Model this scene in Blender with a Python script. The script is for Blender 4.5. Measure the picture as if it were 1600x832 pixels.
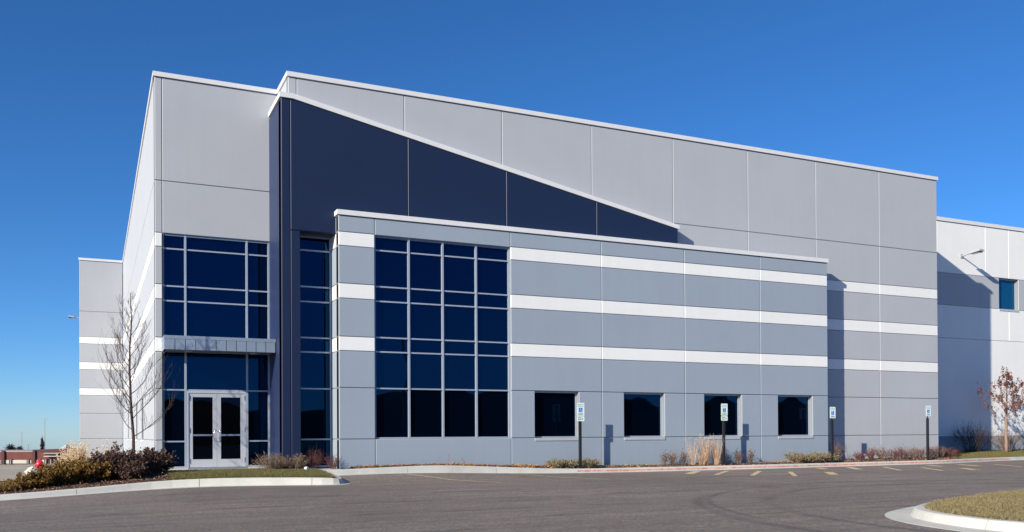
import bpy, bmesh, math, random
import numpy as np
from mathutils import Vector, Matrix

for o in list(bpy.data.objects): bpy.data.objects.remove(o, do_unlink=True)
sc = bpy.context.scene
C = sc.collection
R = math.radians

# ------------------------------------------------------------------ camera
# world axes: x runs along the long facade, y goes into the building, z up; metres
cam_d = bpy.data.cameras.new('camera'); cam = bpy.data.objects.new('camera', cam_d); C.objects.link(cam)
YAW, PITCH, ROLL, FPX, CY = R(24.894), R(0.356), R(-0.305), 1406.6, 670.3
_right = Vector((math.cos(YAW), -math.sin(YAW), 0)); _fwd = Vector((math.sin(YAW), math.cos(YAW), 0)); _up = Vector((0, 0, 1))
_f = _fwd*math.cos(PITCH) + _up*math.sin(PITCH); _u = _up*math.cos(PITCH) - _fwd*math.sin(PITCH)
_r = _right*math.cos(ROLL) + _u*math.sin(ROLL); _u2 = _u*math.cos(ROLL) - _right*math.sin(ROLL)
m = Matrix((_r, _u2, -_f)).transposed().to_4x4(); m.translation = Vector((0, 0, 1.5))
cam.matrix_world = m
cam_d.sensor_width = 36; cam_d.sensor_fit = 'HORIZONTAL'; cam_d.lens = 36*FPX/1600
cam_d.shift_y = (CY-416)/1600; cam_d.clip_end = 6000; cam_d.clip_start = .1
sc.camera = cam
sc.render.resolution_x, sc.render.resolution_y = 1024, 532

# ------------------------------------------------------------------ light
SUN = Vector((-2.27, -1.0, 1.083)).normalized()          # towards the sun
elev = math.asin(SUN.z); azim = math.atan2(SUN.x, SUN.y)
w = bpy.data.worlds.new('World'); sc.world = w; w.use_nodes = True
nt = w.node_tree; bg = nt.nodes['Background']
sky = nt.nodes.new('ShaderNodeTexSky'); sky.sky_type = 'NISHITA'; sky.sun_disc = False
sky.sun_elevation = elev; sky.sun_rotation = azim
sky.altitude = 0; sky.air_density = 0.78; sky.dust_density = 0.10; sky.ozone_density = 8.5
hs = nt.nodes.new('ShaderNodeHueSaturation'); hs.inputs['Saturation'].default_value = 1.075
nt.links.new(sky.outputs[0], hs.inputs['Color']); nt.links.new(hs.outputs[0], bg.inputs[0]); bg.inputs[1].default_value = 0.098
sd = bpy.data.lights.new('sun', 'SUN'); so = bpy.data.objects.new('sun', sd); C.objects.link(so)
sd.energy = 5.0; sd.angle = R(.53); sd.color = (1.0, .925, .77)
so.rotation_euler = SUN.to_track_quat('Z', 'Y').to_euler(); so.location = SUN*60
sc.view_settings.view_transform = 'Standard'; sc.view_settings.look = 'None'
sc.view_settings.gamma = 1; sc.view_settings.exposure = .55
sc.view_settings.use_curve_mapping = False
sc.render.engine = 'CYCLES'

# ------------------------------------------------------------------ materials
def newmat(name):
    mt = bpy.data.materials.new(name); mt.use_nodes = True
    n = mt.node_tree; return mt, n, n.nodes['Principled BSDF']
def N(n, typ, **kw):
    nd = n.nodes.new(typ)
    for k, v in kw.items(): setattr(nd, k, v)
    return nd
def ramp(n, stops):
    r = N(n, 'ShaderNodeValToRGB'); el = r.color_ramp.elements
    while len(el) > 1: el.remove(el[0])
    el[0].position = stops[0][0]; el[0].color = (*stops[0][1], 1)
    for p, c in stops[1:]:
        e = el.new(p); e.color = (*c, 1)
    return r
def sc3(c, k): return tuple(min(1, x*k) for x in c)
def pos(n, scale=(1, 1, 1)):
    g = N(n, 'ShaderNodeNewGeometry'); mp = N(n, 'ShaderNodeMapping'); mp.inputs['Scale'].default_value = scale
    n.links.new(g.outputs['Position'], mp.inputs['Vector']); return mp.outputs[0]
def noise(n, vec, scale, detail=4, rough=.55):
    t = N(n, 'ShaderNodeTexNoise'); t.inputs['Scale'].default_value = scale
    t.inputs['Detail'].default_value = detail; t.inputs['Roughness'].default_value = rough
    n.links.new(vec, t.inputs['Vector']); return t.outputs['Fac']
def mix(n, fac, a, b, mode='MIX'):
    mx = N(n, 'ShaderNodeMix', data_type='RGBA', blend_type=mode)
    for s, val in ((0, fac), (6, a), (7, b)):
        if hasattr(val, 'is_linked') or hasattr(val, 'links'): n.links.new(val, mx.inputs[s])
        elif s == 0: mx.inputs[0].default_value = val
        else: mx.inputs[s].default_value = (*val, 1)
    return mx.outputs[2]
def bump(n, b, h, strength, dist):
    bp = N(n, 'ShaderNodeBump'); bp.inputs['Strength'].default_value = strength; bp.inputs['Distance'].default_value = dist
    n.links.new(h, bp.inputs['Height']); n.links.new(bp.outputs[0], b.inputs['Normal'])
def paint(name, col, rough=.62, var=.022, spec=.35):
    """painted precast concrete: faint mottling, vertical rain streaks, fine sandy relief"""
    mt, n, b = newmat(name)
    p1 = pos(n); p2 = pos(n, (3.2, 3.2, .22))
    f1 = noise(n, p1, .55, 5); f2 = noise(n, p2, 1.3, 5)
    c1 = ramp(n, [(.3, sc3(col, 1-var)), (.7, sc3(col, 1+var))]); n.links.new(f1, c1.inputs[0])
    c2 = ramp(n, [(.35, (.982, .983, .985)), (.62, (1, 1, 1))]); n.links.new(f2, c2.inputs[0])
    n.links.new(mix(n, 1.0, c1.outputs[0], c2.outputs[0], 'MULTIPLY'), b.inputs['Base Color'])
    b.inputs['Roughness'].default_value = rough; b.inputs['Specular IOR Level'].default_value = spec
    bump(n, b, noise(n, p1, 55, 3), .12, .01)
    return mt
def plain(name, col, rough=.5, metal=0, spec=.5, var=.0, scale=8):
    mt, n, b = newmat(name)
    if var:
        f = noise(n, pos(n), scale, 5); r = ramp(n, [(.3, sc3(col, 1-var)), (.7, sc3(col, 1+var))]); n.links.new(f, r.inputs[0])
        n.links.new(r.outputs[0], b.inputs['Base Color'])
    else: b.inputs['Base Color'].default_value = (*col, 1)
    b.inputs['Roughness'].default_value = rough; b.inputs['Metallic'].default_value = metal
    b.inputs['Specular IOR Level'].default_value = spec
    return mt
def leafmat(name, cols, scale=28, rough=.6, trans=.25):
    mt, n, b = newmat(name)
    f = noise(n, pos(n), scale, 2, .6)
    k = len(cols); r = ramp(n, [(.3+.4*i/(k-1), c) for i, c in enumerate(cols)]); n.links.new(f, r.inputs[0])
    n.links.new(r.outputs[0], b.inputs['Base Color']); b.inputs['Roughness'].default_value = rough
    b.inputs['Specular IOR Level'].default_value = .25
    tr = N(n, 'ShaderNodeBsdfTranslucent'); n.links.new(r.outputs[0], tr.inputs[0])
    ms = N(n, 'ShaderNodeMixShader'); ms.inputs[0].default_value = trans
    n.links.new(b.outputs[0], ms.inputs[1]); n.links.new(tr.outputs[0], ms.inputs[2])
    n.links.new(ms.outputs[0], n.nodes['Material Output'].inputs[0])
    return mt

M = {}
M['grey'] = paint('light_grey_paint', (.415, .432, .472))
M['annex'] = paint('blue_grey_paint', (.290, .345, .415))
M['white'] = paint('white_paint', (.80, .80, .80), var=.025)
M['navy'] = paint('navy_paint', (.0085, .0180, .056), rough=.48, var=.04, spec=.38)
_nb = M['navy'].node_tree.nodes['Principled BSDF']; _nb.inputs['Sheen Weight'].default_value = .35; _nb.inputs['Sheen Roughness'].default_value = .35; _nb.inputs['Sheen Tint'].default_value = (.35, .48, 1, 1)
M['caulk'] = plain('joint_caulk', (.22, .23, .25), .8)
M['caulk_navy'] = plain('navy_joint', (.012, .018, .05), .8)
M['coping'] = plain('coping_metal', (.70, .70, .71), .45, 0, .5, .03, 3)
M['alu'] = plain('brushed_aluminium', (.42, .465, .55), .38, .35, .5, .04, 6)
M['alud'] = plain('blue_anodised_frame', (.20, .26, .37), .4, .35, .5, .04, 6)
M['door'] = plain('door_aluminium', (.52, .54, .59), .42, .25, .5, .03, 5)
M['canopy'] = plain('canopy_metal', (.33, .39, .47), .40, .45, .5, .06, 3)
M['steel'] = plain('steel', (.7, .7, .72), .22, 1)
M['black'] = plain('black_paint', (.012, .012, .014), .45)
M['bronze'] = plain('dark_bronze', (.03, .027, .024), .45)
M['roof'] = plain('roof_membrane', (.5, .5, .5), .8, 0, .3, .08, .5)
M['rubber'] = plain('dark_gasket', (.02, .02, .024), .6)

def glassmat(name, base, tint, ior=1.62, bstr=.02):
    mt, n, b = newmat(name)
    b.inputs['Base Color'].default_value = (*base, 1); b.inputs['Roughness'].default_value = .015
    b.inputs['IOR'].default_value = ior; b.inputs['Specular Tint'].default_value = (*tint, 1)
    bump(n, b, noise(n, pos(n), .9, 1), bstr, .05)
    return mt
M['glass'] = glassmat('tinted_blue_glass', (.0003, .0016, .006), (.05, .39, 1.0), 1.66)
M['glass3'] = glassmat('blue_film_glass', (.002, .055, .13), (.10, .5, 1.0))
M['glass2'] = glassmat('dark_door_glass', (.001, .0012, .002), (.14, .3, .8), 1.4)

def asphalt():
    mt, n, b = newmat('asphalt')
    p = pos(n); pst = pos(n, (.12, 1.6, 1)); 
    big = noise(n, p, .16, 4); st = noise(n, pst, 1.5, 5, .6); fine = noise(n, p, 17, 5, .8); mid = noise(n, p, 2.4, 6, .7)
    c = ramp(n, [(.28, (.150, .125, .112)), (.55, (.198, .166, .148)), (.8, (.232, .198, .178))]); n.links.new(st, c.inputs[0])
    c2 = ramp(n, [(.3, (.80, .80, .81)), (.7, (1.12, 1.11, 1.10))]); n.links.new(big, c2.inputs[0])
    c3 = ramp(n, [(.30, (.40, .40, .41)), (.5, (1, 1, 1)), (.70, (1.75, 1.72, 1.68))]); n.links.new(fine, c3.inputs[0])
    c4 = ramp(n, [(.3, (.86, .86, .86)), (.7, (1.10, 1.10, 1.10))]); n.links.new(mid, c4.inputs[0])
    col = mix(n, 1, c.outputs[0], c2.outputs[0], 'MULTIPLY'); col = mix(n, 1, col, c3.outputs[0], 'MULTIPLY'); col = mix(n, 1, col, c4.outputs[0], 'MULTIPLY')
    # tyre scuffs: arcs round a few turning centres, and cold joints between paving passes
    sep = N(n, 'ShaderNodeSeparateXYZ'); n.links.new(p, sep.inputs[0])
    def mth(op, a, bb=None, cc=None):
        q = N(n, 'ShaderNodeMath', operation=op)
        for i, val in enumerate((a, bb, cc)):
            if val is None: continue
            if isinstance(val, (int, float)): q.inputs[i].default_value = val
            else: n.links.new(val, q.inputs[i])
        return q.outputs[0]
    for cx, cy, rad, wd, lo, hi, brk in ((19, 10.2, 7.75, .12, .36, .50, .8), (19, 10.2, 9.2, .13, .40, .54, .8), (18.6, 10.8, 8.3, .07, .46, .58, 1.4), (3, 10, 12.0, .16, .52, .66, .6), (5, 31, 14.0, .14, .5, .64, .7)):
        dx = mth('SUBTRACT', sep.outputs[0], cx); dy = mth('SUBTRACT', sep.outputs[1], cy)
        rr = mth('SQRT', mth('ADD', mth('MULTIPLY', dx, dx), mth('MULTIPLY', dy, dy)))
        wob = mth('MULTIPLY', mth('SUBTRACT', noise(n, p, .7, 2), .5), .25)
        dist = mth('ABSOLUTE', mth('SUBTRACT', mth('ADD', rr, wob), rad))
        k = N(n, 'ShaderNodeMapRange', interpolation_type='SMOOTHSTEP'); n.links.new(dist, k.inputs[0])
        k.inputs[1].default_value = wd*.3; k.inputs[2].default_value = wd*1.7; k.inputs[3].default_value = .45; k.inputs[4].default_value = 0
        gate = N(n, 'ShaderNodeMapRange'); n.links.new(noise(n, p, .22*brk, 3), gate.inputs[0])
        gate.inputs[1].default_value = lo; gate.inputs[2].default_value = hi
        col = mix(n, mth('MULTIPLY', k.outputs[0], gate.outputs[0]), col, (.045, .042, .044))
    for yy, amp in ((23.3, .16), (20.6, .12), (18.4, .14), (15.9, .10), (14.3, .07), (12.9, .06)):
        wob = mth('MULTIPLY', mth('SUBTRACT', noise(n, p, 1.6, 3), .5), .5)
        dist = mth('ABSOLUTE', mth('SUBTRACT', mth('ADD', sep.outputs[1], wob), yy))
        k = N(n, 'ShaderNodeMapRange', interpolation_type='SMOOTHSTEP'); n.links.new(dist, k.inputs[0])
        k.inputs[1].default_value = amp*.3; k.inputs[2].default_value = amp*1.8; k.inputs[3].default_value = .55; k.inputs[4].default_value = 0
        gate = N(n, 'ShaderNodeMapRange'); n.links.new(noise(n, p, .5, 3), gate.inputs[0]); gate.inputs[1].default_value = .44; gate.inputs[2].default_value = .58
        col = mix(n, mth('MULTIPLY', k.outputs[0], gate.outputs[0]), col, (.06, .055, .056))
        gate2 = N(n, 'ShaderNodeMapRange'); n.links.new(noise(n, p, .37, 3), gate2.inputs[0]); gate2.inputs[1].default_value = .50; gate2.inputs[2].default_value = .62
        col = mix(n, mth('MULTIPLY', mth('MULTIPLY', k.outputs[0], gate2.outputs[0]), .5), col, (.27, .25, .235))
    n.links.new(col, b.inputs['Base Color']); b.inputs['Roughness'].default_value = .82; b.inputs['Specular IOR Level'].default_value = .3
    bump(n, b, noise(n, p, 70, 3, .7), .5, .012)
    return mt
M['asphalt'] = asphalt()
def concrete(name, col, var=.10):
    mt, n, b = newmat(name); p = pos(n)
    f1 = noise(n, p, 1.1, 6, .6); f2 = noise(n, p, 38, 3, .7)
    a = ramp(n, [(.28, sc3(col, 1-var*1.6)), (.5, col), (.75, sc3(col, 1+var*.7))]); n.links.new(f1, a.inputs[0])
    c = ramp(n, [(.25, (.72, .70, .67)), (.45, (1, 1, 1))]); n.links.new(f2, c.inputs[0])
    col2 = mix(n, 1, a.outputs[0], c.outputs[0], 'MULTIPLY'); n.links.new(col2, b.inputs['Base Color'])
    b.inputs['Roughness'].default_value = .8; b.inputs['Specular IOR Level'].default_value = .3
    bump(n, b, f2, .3, .01); return mt
M['kerb'] = concrete('kerb_concrete', (.51, .50, .465))
M['walk'] = concrete('walk_concrete', (.56, .54, .50))
def wornpaint(name, col, under, lo=.34, hi=.46):
    mt, n, b = newmat(name); p = pos(n); f = noise(n, p, 9, 6, .7)
    r = ramp(n, [(lo, under), (hi, col)]); n.links.new(f, r.inputs[0]); n.links.new(r.outputs[0], b.inputs['Base Color'])
    b.inputs['Roughness'].default_value = .75; return mt
M['red'] = wornpaint('worn_red_kerb_paint', (.50, .14, .10), (.55, .43, .38), .36, .58)
M['yellow'] = wornpaint('worn_yellow_paint', (.58, .44, .25), (.32, .27, .20), .32, .52)
M['yellow2'] = wornpaint('faded_yellow_paint', (.36, .28, .17), (.17, .15, .14), .42, .60)
def soil(name, cols, sc_=6):
    mt, n, b = newmat(name); p = pos(n)
    f = noise(n, p, sc_, 6, .7); r = ramp(n, [(.3+.4*i/(len(cols)-1), c) for i, c in enumerate(cols)]); n.links.new(f, r.inputs[0])
    f2 = noise(n, p, .35, 4); r2 = ramp(n, [(.3, (.8, .8, .8)), (.7, (1.15, 1.12, 1.05))]); n.links.new(f2, r2.inputs[0])
    n.links.new(mix(n, 1, r.outputs[0], r2.outputs[0], 'MULTIPLY'), b.inputs['Base Color']); b.inputs['Roughness'].default_value = .95
    b.inputs['Specular IOR Level'].default_value = .1
    bump(n, b, noise(n, p, sc_*4, 4, .7), .8, .03); return mt
M['mulch'] = soil('mulch', [(.055, .034, .024), (.10, .062, .045), (.17, .11, .08)], 14)
M['turf'] = soil('turf_soil', [(.07, .065, .025), (.13, .12, .045), (.19, .16, .08)], 9)
M['field'] = soil('dry_field', [(.16, .12, .07), (.22, .17, .10), (.26, .21, .13)], .8)
M['drive'] = soil('pale_drive', [(.26, .235, .21), (.31, .285, .26), (.36, .33, .30)], 2.5)
M['hill'] = soil('wooded_ridge', [(.018, .016, .012), (.03, .027, .018), (.045, .038, .026)], .4)
M['grass'] = leafmat('autumn_grass', [(.055, .065, .018), (.17, .15, .055), (.46, .36, .21), (.12, .12, .04)], 60)
M['lawn'] = leafmat('green_grass', [(.075, .085, .022), (.14, .14, .045), (.26, .215, .10), (.10, .11, .03)], 42)
M['drygrass'] = leafmat('dry_orange_grass', [(.22, .13, .05), (.36, .22, .09), (.20, .15, .05)], 6)
M['tan'] = leafmat('tan_plumes', [(.58, .44, .29), (.74, .60, .43), (.50, .36, .23)], 12)
M['reed'] = leafmat('reed_grass', [(.46, .28, .17), (.62, .43, .29), (.68, .52, .38)], 12)
M['olive'] = leafmat('olive_leaves', [(.05, .055, .012), (.15, .10, .022), (.29, .135, .035), (.085, .08, .018)], 16)
M['purple'] = leafmat('purple_brown_leaves', [(.035, .022, .022), (.085, .048, .045), (.15, .085, .06), (.06, .05, .022)], 18)
M['redleaf'] = leafmat('russet_leaves', [(.12, .036, .032), (.21, .07, .055), (.16, .06, .045)], 14)
M['sage'] = leafmat('sage_leaves', [(.14, .125, .06), (.27, .23, .13), (.38, .28, .17)], 18)
M['litter'] = leafmat('fallen_leaves', [(.42, .17, .04), (.58, .31, .10), (.30, .14, .07), (.52, .40, .20)], 10, trans=.1)
M['chips'] = leafmat('mulch_chips', [(.08, .045, .03), (.20, .115, .075), (.32, .20, .14)], 14, trans=0)
M['bark'] = plain('bark', (.075, .052, .045), .85, 0, .2, .25, 20)
M['twig'] = plain('twig_bark', (.10, .062, .05), .85, 0, .2, .2, 20)
M['palebark'] = plain('pale_trunk', (.27, .185, .15), .85, 0, .2, .2, 25)
M['redtwig'] = plain('red_twig', (.15, .062, .056), .7, 0, .3, .25, 20)
M['browntwig'] = plain('brown_twig', (.23, .155, .12), .85, 0, .2, .3, 20)
M['darktwig'] = plain('dark_twig', (.05, .038, .036), .85, 0, .2, .3, 20)
M['hydrant'] = plain('hydrant_red', (.52, .02, .03), .38)
M['hydrant_white'] = plain('hydrant_silver', (.62, .63, .64), .4)
M['rock'] = plain('pale_rock', (.55, .52, .48), .9, 0, .2, .2, 6)
M['signwhite'] = plain('sign_white', (.74, .84, .80), .45)
M['signteal'] = plain('sign_teal_print', (.05, .33, .30), .5)
M['signblue'] = plain('sign_blue_print', (.015, .13, .62), .5)
M['signink'] = plain('sign_dark_print', (.03, .10, .10), .5)
M['signglyph'] = plain('sign_glyph', (.62, .76, .95), .5)
M['brick'] = plain('far_brick', (.155, .055, .05), .9, 0, .2, .12, .8)
M['brickd'] = plain('far_brick_dark', (.085, .035, .035), .9)
M['stonef'] = plain('far_limestone', (.50, .47, .43), .9, 0, .2, .08, .4)
M['farroof'] = plain('far_roof_edge', (.30, .26, .26), .7)
M['farglass'] = plain('far_glass', (.035, .035, .045), .15)
M['paper'] = plain('white_paper', (.82, .83, .85), .7)
M['lampglass'] = plain('lamp_lens', (.62, .64, .68), .25)
M['lampgrey'] = plain('lamp_housing', (.36, .37, .39), .5)

# ------------------------------------------------------------------ mesh helpers
def link(name, me, mat=None, parent=None, loc=None):
    o = bpy.data.objects.new(name, me); C.objects.link(o)
    if mat is not None and not me.materials: me.materials.append(mat)
    if parent is not None: o.parent = parent
    if loc is not None: o.location = loc
    return o
class MB:
    def __init__(s): s.v = []; s.f = []
    def add(s, vs, fs):
        b = len(s.v); s.v.extend(vs); s.f.extend([tuple(i+b for i in f) for f in fs]); return s
    def box(s, x0, x1, y0, y1, z0, z1):
        return s.add([(x0,y0,z0),(x1,y0,z0),(x1,y1,z0),(x0,y1,z0),(x0,y0,z1),(x1,y0,z1),(x1,y1,z1),(x0,y1,z1)],
            [(0,3,2,1),(4,5,6,7),(0,1,5,4),(1,2,6,5),(2,3,7,6),(3,0,4,7)])
    def tube(s, pts, rads, k=6, cap=True):
        pts = [Vector(p) for p in pts]; b = len(s.v); n = len(pts)
        for i, p in enumerate(pts):
            d = (pts[min(i+1, n-1)] - pts[max(i-1, 0)])
            d = d.normalized() if d.length > 1e-9 else Vector((0, 0, 1))
            a = d.cross(Vector((0, 0, 1)) if abs(d.z) < .9 else Vector((1, 0, 0))).normalized(); c = d.cross(a)
            for j in range(k):
                t = 2*math.pi*j/k; q = p + (a*math.cos(t) + c*math.sin(t))*rads[i]; s.v.append(tuple(q))
        for i in range(n-1):
            for j in range(k):
                s.f.append((b+i*k+j, b+i*k+(j+1) % k, b+(i+1)*k+(j+1) % k, b+(i+1)*k+j))
        if cap:
            s.f.append(tuple(b+j for j in reversed(range(k)))); s.f.append(tuple(b+(n-1)*k+j for j in range(k)))
        return s
    def lathe(s, prof, k=16, c=(0, 0, 0), axis='z'):
        b = len(s.v); n = len(prof)
        for r, z in prof:
            for j in range(k):
                t = 2*math.pi*j/k; x, y = r*math.cos(t), r*math.sin(t)
                p = (x, y, z) if axis == 'z' else ((x, z, y) if axis == 'y' else (z, x, y))
                s.v.append((p[0]+c[0], p[1]+c[1], p[2]+c[2]))
        for i in range(n-1):
            for j in range(k): s.f.append((b+i*k+j, b+i*k+(j+1) % k, b+(i+1)*k+(j+1) % k, b+(i+1)*k+j))
        s.f.append(tuple(b+j for j in reversed(range(k)))); s.f.append(tuple(b+(n-1)*k+j for j in range(k)))
        return s
    def poly(s, pts, y0, y1):      # extrude an x-z outline from y0 to y1
        n = len(pts); b = len(s.v)
        s.v.extend([(x, y0, z) for x, z in pts]+[(x, y1, z) for x, z in pts])
        s.f.append(tuple(b+i for i in range(n))); s.f.append(tuple(b+n+i for i in reversed(range(n))))
        for i in range(n): s.f.append((b+i, b+n+i, b+n+(i+1) % n, b+(i+1) % n))
        return s
    def mesh(s, name, mat=None, smooth=False):
        me = bpy.data.meshes.new(name); me.from_pydata([tuple(p) for p in s.v], [], s.f)
        bm = bmesh.new(); bm.from_mesh(me)
        if len(bm.faces) < 40000: bmesh.ops.recalc_face_normals(bm, faces=bm.faces)
        bm.to_mesh(me); bm.free()
        if smooth:
            for p in me.polygons: p.use_smooth = True
        if mat is not None: me.materials.append(mat)
        return me
    def build(s, name, mat, parent=None, loc=None, smooth=False):
        return link(name, s.mesh(name, mat, smooth), None, parent, loc)
def empty(name, loc=(0, 0, 0), parent=None, rz=0):
    o = bpy.data.objects.new(name, None); C.objects.link(o); o.location = loc; o.rotation_euler[2] = rz
    o.empty_display_size = .3
    if parent is not None: o.parent = parent
    return o
def tag(o, label, cat, group=None):
    o['label'] = label; o['category'] = cat
    if group: o['group'] = group
    return o
def structure(o, label=None, cat=None):
    o['kind'] = 'structure'
    if label: o['label'] = label
    if cat: o['category'] = cat
    return o
def stuff(o, label, cat):
    o['kind'] = 'stuff'; o['label'] = label; o['category'] = cat; return o
def ss(a, b, x):
    t = min(1, max(0, (x-a)/(b-a))); return t*t*(3-2*t)

# ------------------------------------------------------------------ ground heights
def za(u, v):
    z = .02 + .10*ss(8, 26, v)
    z += .16*math.exp(-((u-8.5)/4.6)**2)*ss(24.6, 27.4, v)
    z -= .22*ss(3.5, -4.5, u)*ss(13, 24, v)
    return z
def tz(u, v):
    r = math.hypot(u, v)
    drop = .033*max(0, min(r, 300)-62) + .022*max(0, r-300)
    z = -.16 - drop*ss(-30, 50, v)
    return z

# terrain
bmb = MB(); rs = [0, 8, 16, 24, 32, 40, 50, 62, 80, 110, 150, 200, 260, 330, 450, 650, 1000, 1600, 2600, 4200]
K = 72
bmb.v.append((0, 0, tz(0, 0)))
for r in rs[1:]:
    for k in range(K):
        a = 2*math.pi*k/K; u, v = r*math.cos(a), r*math.sin(a); bmb.v.append((u, v, tz(u, v)))
for k in range(K): bmb.f.append((0, 1+k, 1+(k+1) % K))
for i in range(len(rs)-2):
    for k in range(K):
        a = 1+i*K; b2 = a+K; bmb.f.append((a+k, b2+k, b2+(k+1) % K, a+(k+1) % K))
structure(bmb.build('ground', M['field'], smooth=True))

# asphalt lot
def sheet(name, mat, us, vs, zf, smooth=True):
    b = MB(); nu, nv = len(us), len(vs)
    for v in vs:
        for u in us: b.v.append((u, v, zf(u, v)))
    for j in range(nv-1):
        for i in range(nu-1): b.f.append((j*nu+i, j*nu+i+1, (j+1)*nu+i+1, (j+1)*nu+i))
    return b.build(name, mat, smooth=smooth)
us = [-60, -45, -30, -20, -14] + [x*.75 for x in range(-12, 40)] + [31, 33, 36, 40, 45, 52, 60, 75, 90]
vs = [-70, -50, -35, -20, -10, 0, 5, 8, 10, 12, 14, 16, 18, 20, 22, 23, 24, 24.6, 25.2, 25.8, 26.4, 27, 27.4, 27.9, 28.6, 29.6, 31.2]
structure(sheet('parking_lot', M['asphalt'], us, vs, za))

# ------------------------------------------------------------------ kerbs
def densify(path, step=.35):
    out = []
    P = [np.array(p, float) for p in path]
    # Catmull-Rom
    for i in range(len(P)-1):
        p0 = P[max(i-1, 0)]; p1 = P[i]; p2 = P[i+1]; p3 = P[min(i+2, len(P)-1)]
        n = max(2, int(np.linalg.norm((p2-p1)[:2])/step))
        for k in range(n):
            t = k/n
            out.append(.5*((2*p1)+(-p0+p2)*t+(2*p0-5*p1+4*p2-p3)*t*t+(-p0+3*p1-3*p2+p3)*t**3))
    out.append(P[-1]); return out
def make_kerb(name, label, path, gutter=.32, topw=.17, side=1, zf=za, red=None, seclen=3.05):
    """path: (u, v, kerb height) along the gutter's outer edge; side=+1: kerb on the left of travel"""
    pts = densify(path); n = len(pts)
    nor = []
    for i in range(n):
        d = pts[min(i+1, n-1)][:2]-pts[max(i-1, 0)][:2]; d = d/np.linalg.norm(d); nor.append(np.array((-d[1], d[0]))*side)
    root = structure(empty(name, (0, 0, 0)), label, 'kerb')
    s = [0.]
    for i in range(1, n): s.append(s[-1]+np.linalg.norm(pts[i][:2]-pts[i-1][:2]))
    inner = []
    def prof(i, shrink=0):
        p, q = pts[i], nor[i]; h = p[2]; z0 = zf(p[0], p[1])
        res = []
        for o, z in ((0, -.12), (0, .006), (gutter, .012), (gutter+.012, .03), (gutter+.05, h-.025), (gutter+.075, h-.004), (gutter+.10, h), (gutter+.075+topw, h), (gutter+.085+topw, h-.01), (gutter+.085+topw, -.2)):
            res.append((p[0]+q[0]*o, p[1]+q[1]*o, z0+z))
        return res
    for i in range(n):
        p, q = pts[i], nor[i]; o = gutter+.08+topw; inner.append((p[0]+q[0]*o, p[1]+q[1]*o, zf(p[0], p[1])+p[2], s[i]))
    nsec = max(1, round(s[-1]/seclen)); L = s[-1]/nsec
    for k in range(nsec):
        a, b = k*L+.006, (k+1)*L-.006
        ids = [i for i in range(n) if a < s[i] < b]
        def lerp(t):
            j = max(i for i in range(n) if s[i] <= t); j2 = min(j+1, n-1)
            if j2 == j: return prof(j)
            w_ = (t-s[j])/(s[j2]-s[j]); A, B = prof(j), prof(j2)
            return [tuple(x*(1-w_)+y*w_ for x, y in zip(p_, q_)) for p_, q_ in zip(A, B)]
        rows = [lerp(a)]+[prof(i) for i in ids]+[lerp(b)]
        mb = MB(); m_ = len(rows[0])
        for r in rows: mb.v.extend(r)
        for i in range(len(rows)-1):
            for j in range(m_-1): mb.f.append((i*m_+j, i*m_+j+1, (i+1)*m_+j+1, (i+1)*m_+j))
        mb.f.append(tuple(range(m_))); mb.f.append(tuple((len(rows)-1)*m_+j for j in reversed(range(m_))))
        o = mb.build('kerb_section', M['kerb'], root)
        if red and a >= red[0] and b <= red[1]:
            # painted face: thin coat standing 3 mm proud of the sloped kerb face
            mp = MB()
            for r in rows:
                p3, p4 = Vector(r[3]), Vector(r[4]); q = Vector((r[1][0]-r[2][0], r[1][1]-r[2][1], 0)).normalized()*.003
                mp.v.append(tuple(p3.lerp(p4, .10)+q)); mp.v.append(tuple(p3.lerp(p4, .66)+q))
            for i in range(len(rows)-1): mp.f.append((i*2, i*2+1, i*2+3, i*2+2))
            mp.build('red_paint', M['red'], o)
    return inner

left_path = [(-30, 24.6, .13), (-12, 24.9, .13), (-5.5, 25.05, .13), (-2.1, 25.15, .135), (-.3, 25.4, .15), (.9, 25.6, .18), (1.9, 25.65, .205), (3.2, 25.45, .215), (4.6, 25.1, .21), (5.7, 24.75, .20), (6.3, 24.75, .17), (6.6, 25.15, .15), (6.65, 25.9, .15), (6.6, 26.7, .16)]
li = make_kerb('left_island_kerb', 'pale concrete kerb curving round the planted island before the entrance', left_path, gutter=.16, topw=.16, side=1)
right_path = [(6.0, 27.25, .16), (8.3, 27.35, .19), (10.4, 27.4, .24), (12.7, 27.4, .20), (15.1, 27.4, .15), (17.8, 27.45, .15), (20.6, 27.4, .15), (23.6, 27.35, .15), (27, 27.5, .15), (30.6, 27.6, .15), (34, 27.85, .15), (36.5, 28.4, .15), (39, 28.9, .15), (42, 29.3, .15), (48, 29.8, .15), (62, 30.2, .15)]
ri = make_kerb('building_kerb', 'concrete kerb with faded red face along the accessible stalls', right_path, gutter=.22, topw=.10, side=1, red=(9, 36.5))
isl_path = [(14.5, 1.0, .16), (12.6, 5.5, .16), (11.75, 8.6, .16), (11.75, 9.8, .16), (12.1, 10.9, .155), (12.75, 11.75, .15), (13.7, 12.35, .15), (15.2, 12.95, .15), (17.2, 13.55, .15), (20.5, 14.1, .15), (27, 15.0, .15)]
ii = make_kerb('right_island_kerb', 'bright rounded concrete kerb of the grass island in the right foreground', isl_path, gutter=.42, topw=.16, side=-1)

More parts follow.
